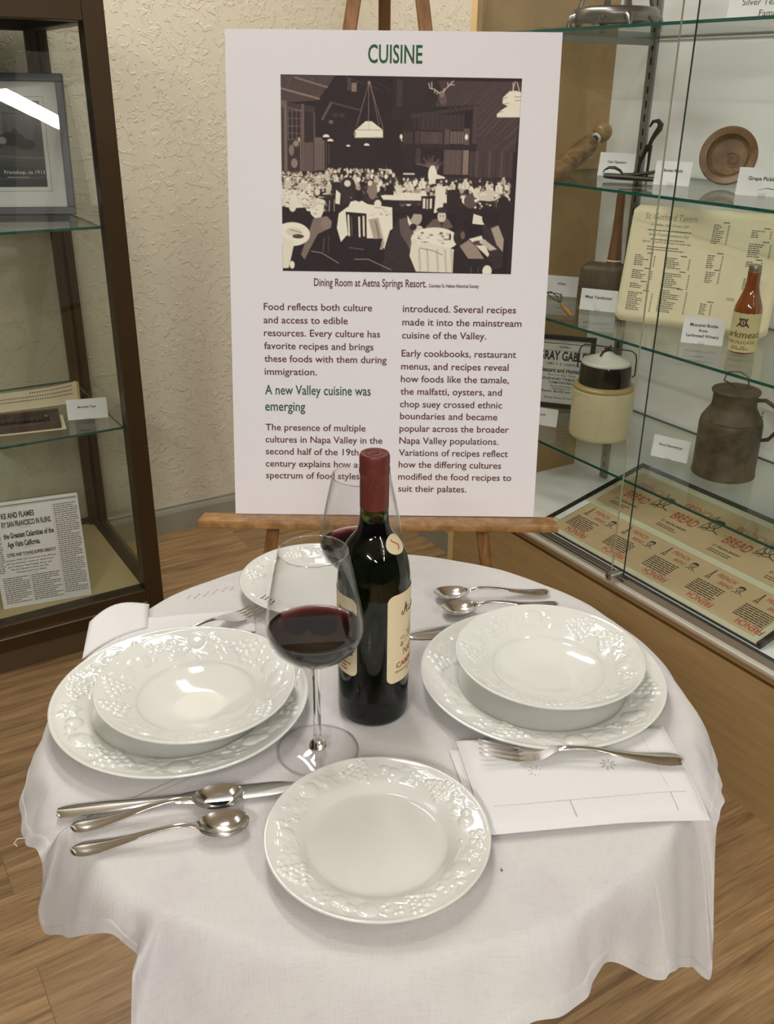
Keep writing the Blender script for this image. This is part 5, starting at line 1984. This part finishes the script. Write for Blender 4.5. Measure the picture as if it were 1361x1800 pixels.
# stoneware jar with wire bail
sj = thing('stoneware_jar', 'cream stoneware jar with black glazed neck, pale lid and wire bail', 'jar', (1.6508, 1.6092, SH[3]), math.radians(-52))
MB().lathe([(0, .003), (.066, .0005), (.0735, .004), (.0755, .012), (.0758, .120), (.0745, .130), (.0700, .1365), (.062, .1385), (0, .1385)], 64).build('body', M_stone, sj, angle=60)
MB().lathe([(.0752, .1275), (.0762, .1300), (.0752, .1340), (.0712, .1372), (.064, .1395), (.0610, .1390)], 64).build('glaze_line', M_stone_brown, sj, angle=60)
MB().lathe([(.060, .1387), (.0640, .1400), (.0640, .1460), (.0625, .1800), (.0600, .1880), (.056, .1885), (0, .1885)], 64).build('neck', M_blackglaze, sj, angle=60)
MB().lathe([(.0605, .1888), (.0612, .1910), (.0595, .1945), (.052, .1985), (.036, .2040), (.022, .2095), (.014, .2160), (.008, .2190), (0, .2195)], 64).build('lid', M_lid, sj, angle=60)
MB().tube([(-.068, 0, .170), (-.070, 0, .184), (-.0700, 0, .205), (-.066, 0, .222), (-.056, 0, .230), (-.030, 0, .2300), (0, 0, .2285), (.030, 0, .2260), (.058, 0, .2240), (.068, 0, .2170), (.0710, 0, .204), (.0712, 0, .165), (.066, 0, .160)], .0017, 8).build('wire_bail', M_iron, sj)
MB().tube([(-.014, -.024, .2105), (-.010, -.012, .219), (.002, -.002, .2235), (.006, .006, .232)], [.0020, .0028, .0036, .0015], 8).build('clamp', M_iron, sj)
MB().tube([(-.008, .004, .2235), (.006, -.004, .2240), (.016, -.006, .2215)], [.002, .003, .0015], 8).build('clamp_wings', M_iron, sj)
MB().tube([(.012, -.0752, .105), (.014, -.0752, .095), (.010, -.0757, .070), (.006, -.0757, .045), (-.004, -.0755, .020), (-.006, -.075, .006)], [.0004, .0008, .0008, .0010, .0010, .0006], 5, flat=.3).build('crack_line', mat('crack_fill', rgb(232, 224, 196), .6), sj)

# tin food can
fc = thing('tin_food_jar', 'dull brown lidded tin can with strap handle, at the far right shelf', 'tin can', (1.7173, 1.2726, SH[3]), math.radians(-57))
MB().lathe([(0, .002), (.066, .0005), (.0705, .003), (.0705, .010), (.0690, .014), (.0690, .120), (.0680, .128), (.0660, .1315), (.0665, .134), (.0505, .160), (.0490, .164), (.0480, .170), (.0478, .196), (0, .196)], 56).build('body', M_rust, fc, angle=35)
MB().lathe([(.0480, .1935), (.0520, .1945), (.0530, .1985), (.0515, .2010), (.044, .2040), (.030, .2060), (0, .2065)], 56).build('lid', M_rust, fc, angle=35)
MB().tube([(-.002, 0, .2068), (-.030, 0, .218), (-.025, .004, .236), (0, .004, .240), (.020, .004, .230), (.024, 0, .207)], .0035, 8, flat=.5).build('lid_ring', M_rust, fc)
MB().tube([(.046, 0, .182), (.064, 0, .184), (.086, 0, .172), (.098, 0, .145), (.096, 0, .115), (.083, 0, .096), (.068, 0, .092)], [.010, .011, .012, .012, .012, .011, .009], 10, flat=.35).build('handle', M_rust, fc)
mb = MB()
for k in range(6):
    mb.tube([(.062 + .002 * math.cos(a), .004 * math.sin(a), .155 - .009 * k + .004 * math.cos(a)) for a in np.linspace(0, 6.2, 9)], .0007, 5, False)
mb.build('chain', M_iron, fc)
# tray of bread wrappers under glass, tilted on the cabinet floor
tw = thing('framed_bread_wrappers', 'black framed panel of tan bread wrappers lying tilted on the cabinet floor', 'framed print', (1.505, 1.29, .3250))
TWL = .69
t_ang = math.atan2(.090, .366)
TD = .3766
tpl_o = Vector((1.5045 - 1.505, 1.6450 - 1.29, .0100))
tU, tV = Vector((0, -1, 0)), Vector((math.cos(t_ang), 0, math.sin(t_ang)))
tpl = flat_plane(tpl_o, tU, tV)
Mt = Matrix((tU, tV, tU.cross(tV))).transposed().to_4x4()
Mt.translation = tpl_o
mb = MB()
fw = .011
for lo, hi in (((0, 0, -.010), (TWL, .0022, -.0030)), ((0, TD - fw, -.010), (TWL, TD, .002)), ((0, .0022, -.010), (fw, TD - fw, .002)), ((TWL - fw, .0022, -.010), (TWL, TD - fw, .002))):
    mb.box(lo, hi, .0008, Mt)
mb.box((.03, TD - .03, -.095 * .9), (.05, TD - .015, -.0105), 0, Mt)
mb.box((TWL - .05, TD - .03, -.095 * .9), (TWL - .03, TD - .015, -.0105), 0, Mt)
mb.build('frame', M_black, tw, smooth=False)
mb = MB()
mb.box((fw, .0022, -.008), (TWL - fw, TD - fw, -.004), 0, Mt)
mb.build('mat_board', M_mat, tw, smooth=False)


def wrapper_face(mb, cx, cy, s):
    """line drawing of a man's head and shoulders"""
    def tb_(pts, r=.0006):
        mb.tube([tpl(cx + a * s, cy + b * s, -.0026) for a, b in pts], r * s * 45, 5, flat=.4)
    tb_([(-.30, .20), (-.34, .00), (-.26, -.22), (-.08, -.34), (.12, -.24), (.22, -.02), (.22, .20)])
    tb_([(.02, .06), (-.08, -.06), (.0, -.08)])
    tb_([(-.10, -.18), (.04, -.16)])
    tb_([(-.20, .08), (-.12, .09)]); tb_([(.06, .09), (.14, .08)])
    tb_([(.10, -.26), (.20, -.45), (.55, -.60)]); tb_([(-.12, -.34), (-.20, -.46), (-.50, -.62)])
    tb_([(-.20, -.46), (-.05, -.60), (.20, -.45)])
    hair = [(-.32, .16), (-.36, .34), (-.18, .48), (.10, .50), (.28, .38), (.28, .12), (.18, .24), (.0, .26), (-.18, .22)]
    mb.add([tpl(cx + a * s, cy + b * s, -.0027) for a, b in hair], [tuple(range(len(hair)))])


def tower(mb, cx, cy, s):
    for pts in ([(-.35, -.6), (-.12, 0), (-.02, .8)], [(.35, -.6), (.12, 0), (.02, .8)], [(-.26, -.35), (.26, -.35)], [(-.14, .02), (.14, .02)], [(-.2, -.6), (0, -.42), (.2, -.6)]):
        mb.tube([tpl(cx + a * s * .6, cy + b * s, -.0026) for a, b in pts], .0007, 5, flat=.4)


strip_mb = [MB(), MB()]
strip_mb[0].box((.030, .172, -.0038), (TWL - .03, .345, -.0032), 0, Mt)
strip_mb[1].box((.030, .018, -.0038), (TWL - .03, .152, -.0032), 0, Mt)
for q in strip_mb:
    q.build('wrapper_strip', M_kraft, tw, smooth=False)
red, blk = MB(), MB()
for k in range(5):
    x = .045 + k * .160
    if x < TWL - .12:
        put_text(red, 'FRENCH', x + .020, .282, .026, .092, tpl, bold=-.005, shear=.1, lift=-.0028)
        put_text(red, 'BREAD', x + .026, .232, .030, .074, tpl, bold=.004, shear=.1, lift=-.0028)
        put_text(blk, 'ST. HELENA BAKERY', x + .020, .208, .0075, .078, tpl, bold=.012, lift=-.0028)
        dashes(blk, tpl, x + .022, x + .085, .198, 2, .007, .0026, random.Random(k), lift=-.0028)
    if x + .12 < TWL - .04:
        wrapper_face(blk, x + .136, .275, .048)
        tower(blk, x + .118, .270, .05)
    x2 = .040 + k * .132
    if x2 < TWL - .11:
        put_text(red, 'FRENCH', x2 + .036, .124, .013, .050, tpl, shear=.25, lift=-.0028)
        put_text(red, 'BREAD', x2 + .056, .104, .011, .034, tpl, shear=.25, lift=-.0028)
        wrapper_face(blk, x2 + .108, .118, .026)
        tower(blk, x2 + .024, .120, .026)
        dashes(blk, tpl, x2 + .012, x2 + .088, .092, 7, .0068, .0030, random.Random(20 + k), lift=-.0028, word=(.006, .016))
        put_text(red, 'FRENCH', x2 + .100, .0445, .018, .066, tpl, bold=.006, lift=-.0028, rot180=True)
red.build('red_lettering', M_redink, tw, smooth=False)
blk.build('black_lettering', M_ink, tw, smooth=False)
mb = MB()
mb.box((.014, .045, -.0020), (.034, .150, -.0012), 0, Mt)  # pale strip standing in for glare on the frame's glass
mb.build('glare_strip', mat('painted_white_glare', rgb(226, 232, 228), .15), tw, smooth=False)

# ------------------------------------------------------------------ things in the left case
fp = thing('framed_photograph', 'charcoal framed print shop photograph with white mat on the upper glass shelf', 'framed print', (0.4490, 2.4980, LS[0]), math.radians(-22))
FW, FH = .362, .318
f_l = math.radians(9)
fV = Vector((0, math.sin(f_l), math.cos(f_l)))
fpl = flat_plane((-FW / 2, 0, .0005), (1, 0, 0), fV)
Mf = Matrix((Vector((1, 0, 0)), fV, Vector((1, 0, 0)).cross(fV))).transposed().to_4x4()
Mf.translation = Vector((-FW / 2, 0, .0005))
mb = MB()
fw = .0175
for lo, hi in (((0, 0, -.020), (FW, fw, 0)), ((0, FH - fw, -.020), (FW, FH, 0)), ((0, fw, -.020), (fw, FH - fw, 0)), ((FW - fw, fw, -.020), (FW, FH - fw, 0))):
    mb.box(lo, hi, .0012, Mf)
mb.build('frame', M_frameblk, fp, smooth=False)
MB().box((fw, fw, -.016), (FW - fw, FH - fw, -.008), 0, Mf).build('mat', M_matwhite, fp, smooth=False)
p = Paint(-60, 170, 70, 330, 130, 120)
p.t[:] = .34
p.rect(-60, 170, 70, 215, .42); p.line(-60, 178, 70, 200, 4, .25); p.line(-10, 170, 60, 192, 4, .28); p.rect(0, 190, 22, 235, .55); p.rect(28, 195, 60, 240, .48)
for q in ((10, 245, 14), (32, 240, 16), (48, 250, 12), (-20, 245, 16), (-45, 240, 14)):
    p.ell(q[0], q[1], q[2], q[2] * .8, .12)
p.ell(12, 228, 4, 5, .6); p.ell(36, 226, 4, 5, .2); p.ell(20, 243, 5, 7, .7)
p.poly([(-60, 255), (70, 262), (70, 285), (-60, 275)], .42); p.line(-60, 285, 70, 300, 8, .25); p.line(-60, 268, 70, 276, 4, .55); p.rect(-60, 300, 70, 330, .22); p.line(-60, 318, 70, 312, 5, .35)
p.grain(.02, 6)
ph_x0, ph_x1, ph_y0, ph_y1 = .060, FW - .060, .064, FH - .060
p.sheet('photograph', lambda fx, fy, lf_: Vector(fpl(ph_x0 + (ph_x1 - ph_x0) * fx, ph_y1 - (ph_y1 - ph_y0) * fy, -.0076)), fp,
        [(0, (26, 26, 26)), (.5, (110, 112, 112)), (1, (230, 230, 226))])
# sheet() turned world points into the frame's own space: undo for local input
_ph = [o for o in fp.children if o.name.startswith('photograph')][0]
_mw = Matrix.Translation(fp.location) @ Matrix.Rotation(fp.rotation_euler.z, 4, 'Z')
for v in _ph.data.vertices:
    v.co = _mw @ v.co
mb = MB()
put_text(mb, 'Printshop, ca 1913', ph_x1 - .003, ph_y0 + .030, .0078, .094, fpl, align='R', lift=-.0072, bold=.008)
put_text(mb, 'Historical Society', ph_x1 - .040, ph_y0 + .021, .0034, .050, fpl, align='R', lift=-.0072)
mb.build('caption', M_matwhite, fp, smooth=False)
mb = MB()
for a, b_, c_, d__ in ((ph_x0 - .010, ph_y0 - .010, ph_x1 + .010, ph_y0 - .0092), (ph_x0 - .010, ph_y1 + .0092, ph_x1 + .010, ph_y1 + .010), (ph_x1 + .0092, ph_y0 - .010, ph_x1 + .010, ph_y1 + .010)):
    quad(mb, fpl, a, b_, c_, d__, -.0076)
mb.build('mat_line', M_greyink, fp, smooth=False)
MB().box((fw, fw, -.0042), (FW - fw, FH - fw, -.0025), 0, Mf).build('glass', M_pane, fp, smooth=False)

# newspaper page leaning in the bottom of the case
nw = thing('newspaper_page', 'newspaper front page about fire and ruins leaning in the bottom of the case', 'newspaper', (0.3780, 2.2400, .1316), math.radians(-9.5))
NW, NH = .2170, .2790
n_l = math.radians(9)
nV = Vector((0, math.sin(n_l), math.cos(n_l)))
npl = flat_plane((-NW / 2, 0, .0010), (1, 0, 0), nV)
Mn = Matrix((Vector((1, 0, 0)), nV, Vector((1, 0, 0)).cross(nV))).transposed().to_4x4()
Mn.translation = Vector((-NW / 2, 0, .0010))
MB().box((0, 0, -.0008), (NW, NH, 0), 0, Mn).build('sheet', M_newsprint, nw, smooth=False)
MB().box((-.002, .0, -.0034), (NW + .002, NH + .004, -.0009), 0, Mn).build('backing', M_acrylic, nw, smooth=False)
mb = MB()
for s, x, y, cap, w in (('KE AND FLAMES', .030, .2400, .0135, .078), ('RY SAN FRANCISCO IN RUINS.', .028, .2175, .0135, .118), ('the Greatest Calamities of the', .028, .1880, .0135, .120),
                        ('Age Visits California.', .034, .1650, .0135, .078), ('CITIES AND TOWNS SUFFER GREATLY', .0290, .1400, .0082, .118)):
    put_text(mb, s, x, y - .004, cap, w, npl, bold=.032, lift=.0004)
for s, x, y, w in (('nication With San Francisco Cut Off and', .024, .1240, .120), ('tial Law Declared - Governor Sends Down', .024, .1155, .114), ('and Trying to Take People Away, and', .026, .1070, .106),
                   ('No One Allowed to Enter the City.', .034, .0990, .090), ('Thousand Lost to St. Helena.', .044, .0910, .074)):
    put_text(mb, s, x, y, .0042, w, npl, bold=.012, lift=.0004)
mb.build('headlines', M_ink, nw, smooth=False)
mb = MB()
rg = random.Random(31)
dashes(mb, npl, .155, .2120, .2570, 44, .0055, .0024, rg, .5, word=(.003, .009))
dashes(mb, npl, .010, .072, .0810, 13, .0055, .0024, rg, .5, word=(.003, .009))
dashes(mb, npl, .078, .148, .0810, 13, .0055, .0024, rg, .5, word=(.003, .009))
dashes(mb, npl, .004, .022, .2570, 30, .0055, .0024, rg, .5, word=(.003, .009))
quad(mb, npl, .002, .2680, NW - .004, .2705)
quad(mb, npl, .002, .2655, NW - .004, .2662)
for x in (.1515, .0750):
    quad(mb, npl, x, .008, x + .0004, .2600 if x > .1 else .082)
for y in (.1040 + .104, .1560, .1330, .0860):
    quad(mb, npl, .070, y, .096, y + .0006)
mb.build('newsprint_columns', M_greyink, nw, smooth=False)

# movable type set on old paper
op = thing('old_booklet', 'curling yellowed booklet standing behind the type block', 'booklet', (0.4250, 2.4350, LS[1]), math.radians(-8))
rows = []
for i in range(26):
    u = i / 25
    x = -.16 + .30 * u
    rows.append([(x, .012 - .010 * v + .014 * u ** 3, .0012 + (.046 + .020 * u ** 2.2) * v + .004 * math.sin(u * 5) * v) for v in np.linspace(0, 1, 8)])
pg = MB().grid(rows).build('front_page', M_paper, op, angle=180)
rows2 = [[(x + .006, y + .006, z * .94) for (x, y, z) in r] for r in rows]
MB().grid(rows2).build('back_page', mat('deeper_old_paper', rgb(206, 178, 120), .75), op, angle=180)
mb = MB()
rg = random.Random(6)
for rr_, v0 in enumerate((.82, .62, .44)):
    for i in range(6, 25):
        a0, a1 = np.array(rows[i - 1]), np.array(rows[i])
        if rr_ == 0 and i < 16:
            continue
        for q in range(2):
            u0, u1 = q * .5 + .05, q * .5 + .32
            k = v0 * 7
            j = int(k); f = k - j
            def at(u, dv):
                kk = min(6.99, max(0, k + dv)); j = int(kk); f = kk - j
                pnt = (a0[j] * (1 - f) + a0[j + 1] * f) * (1 - u) + (a1[j] * (1 - f) + a1[j + 1] * f) * u
                return (pnt[0], pnt[1] - .0008, pnt[2])
            mb.add([at(u0, 0), at(u1, 0), at(u1, .42), at(u0, .42)], [(0, 1, 2, 3)])
mb.build('print', M_greyink, op, smooth=False)
ps = thing('paper_sheet', 'yellowed flat paper sheet lying under the block of movable type', 'paper', (0.3900, 2.3170, LS[1]), math.radians(-10))
MB().box((-.20, -.052, .0003), (.1050, .060, .0012)).build('sheet', M_paper, ps, smooth=False)
ty = thing('type_block', 'dark composing tray holding rows of metal movable type', 'printing type', (0.3900, 2.3190, LS[1] + .0012), math.radians(-10))
mb = MB().box((-.19, -.046, .0002), (.0960, .050, .006))
mb.box((-.19, -.046, .006), (.0960, -.038, .018), .001).box((-.19, .042, .006), (.0960, .050, .022), .001).box((.0700, -.038, .006), (.0960, .042, .018), .001)
mb.build('tray', M_typewood, ty, smooth=False)
rg = random.Random(9)
for k in range(22):
    x = -.18 + k * .0108
    MB().box((x, -.010, .0062), (x + .0085 + .002 * rg.random(), .016 + .006 * rg.random(), .016 + .003 * rg.random()), .0008).build('type_sort', M_iron, ty, smooth=False)
MB().box((-.185, -.022, .0062), (.0600, -.014, .013), .0006).build('spacing_bar', M_iron, ty, smooth=False)
MB().box((.0600, .004, .0062), (.0690, .020, .019), .001).build('locking_piece', M_tarnish, ty, smooth=False)
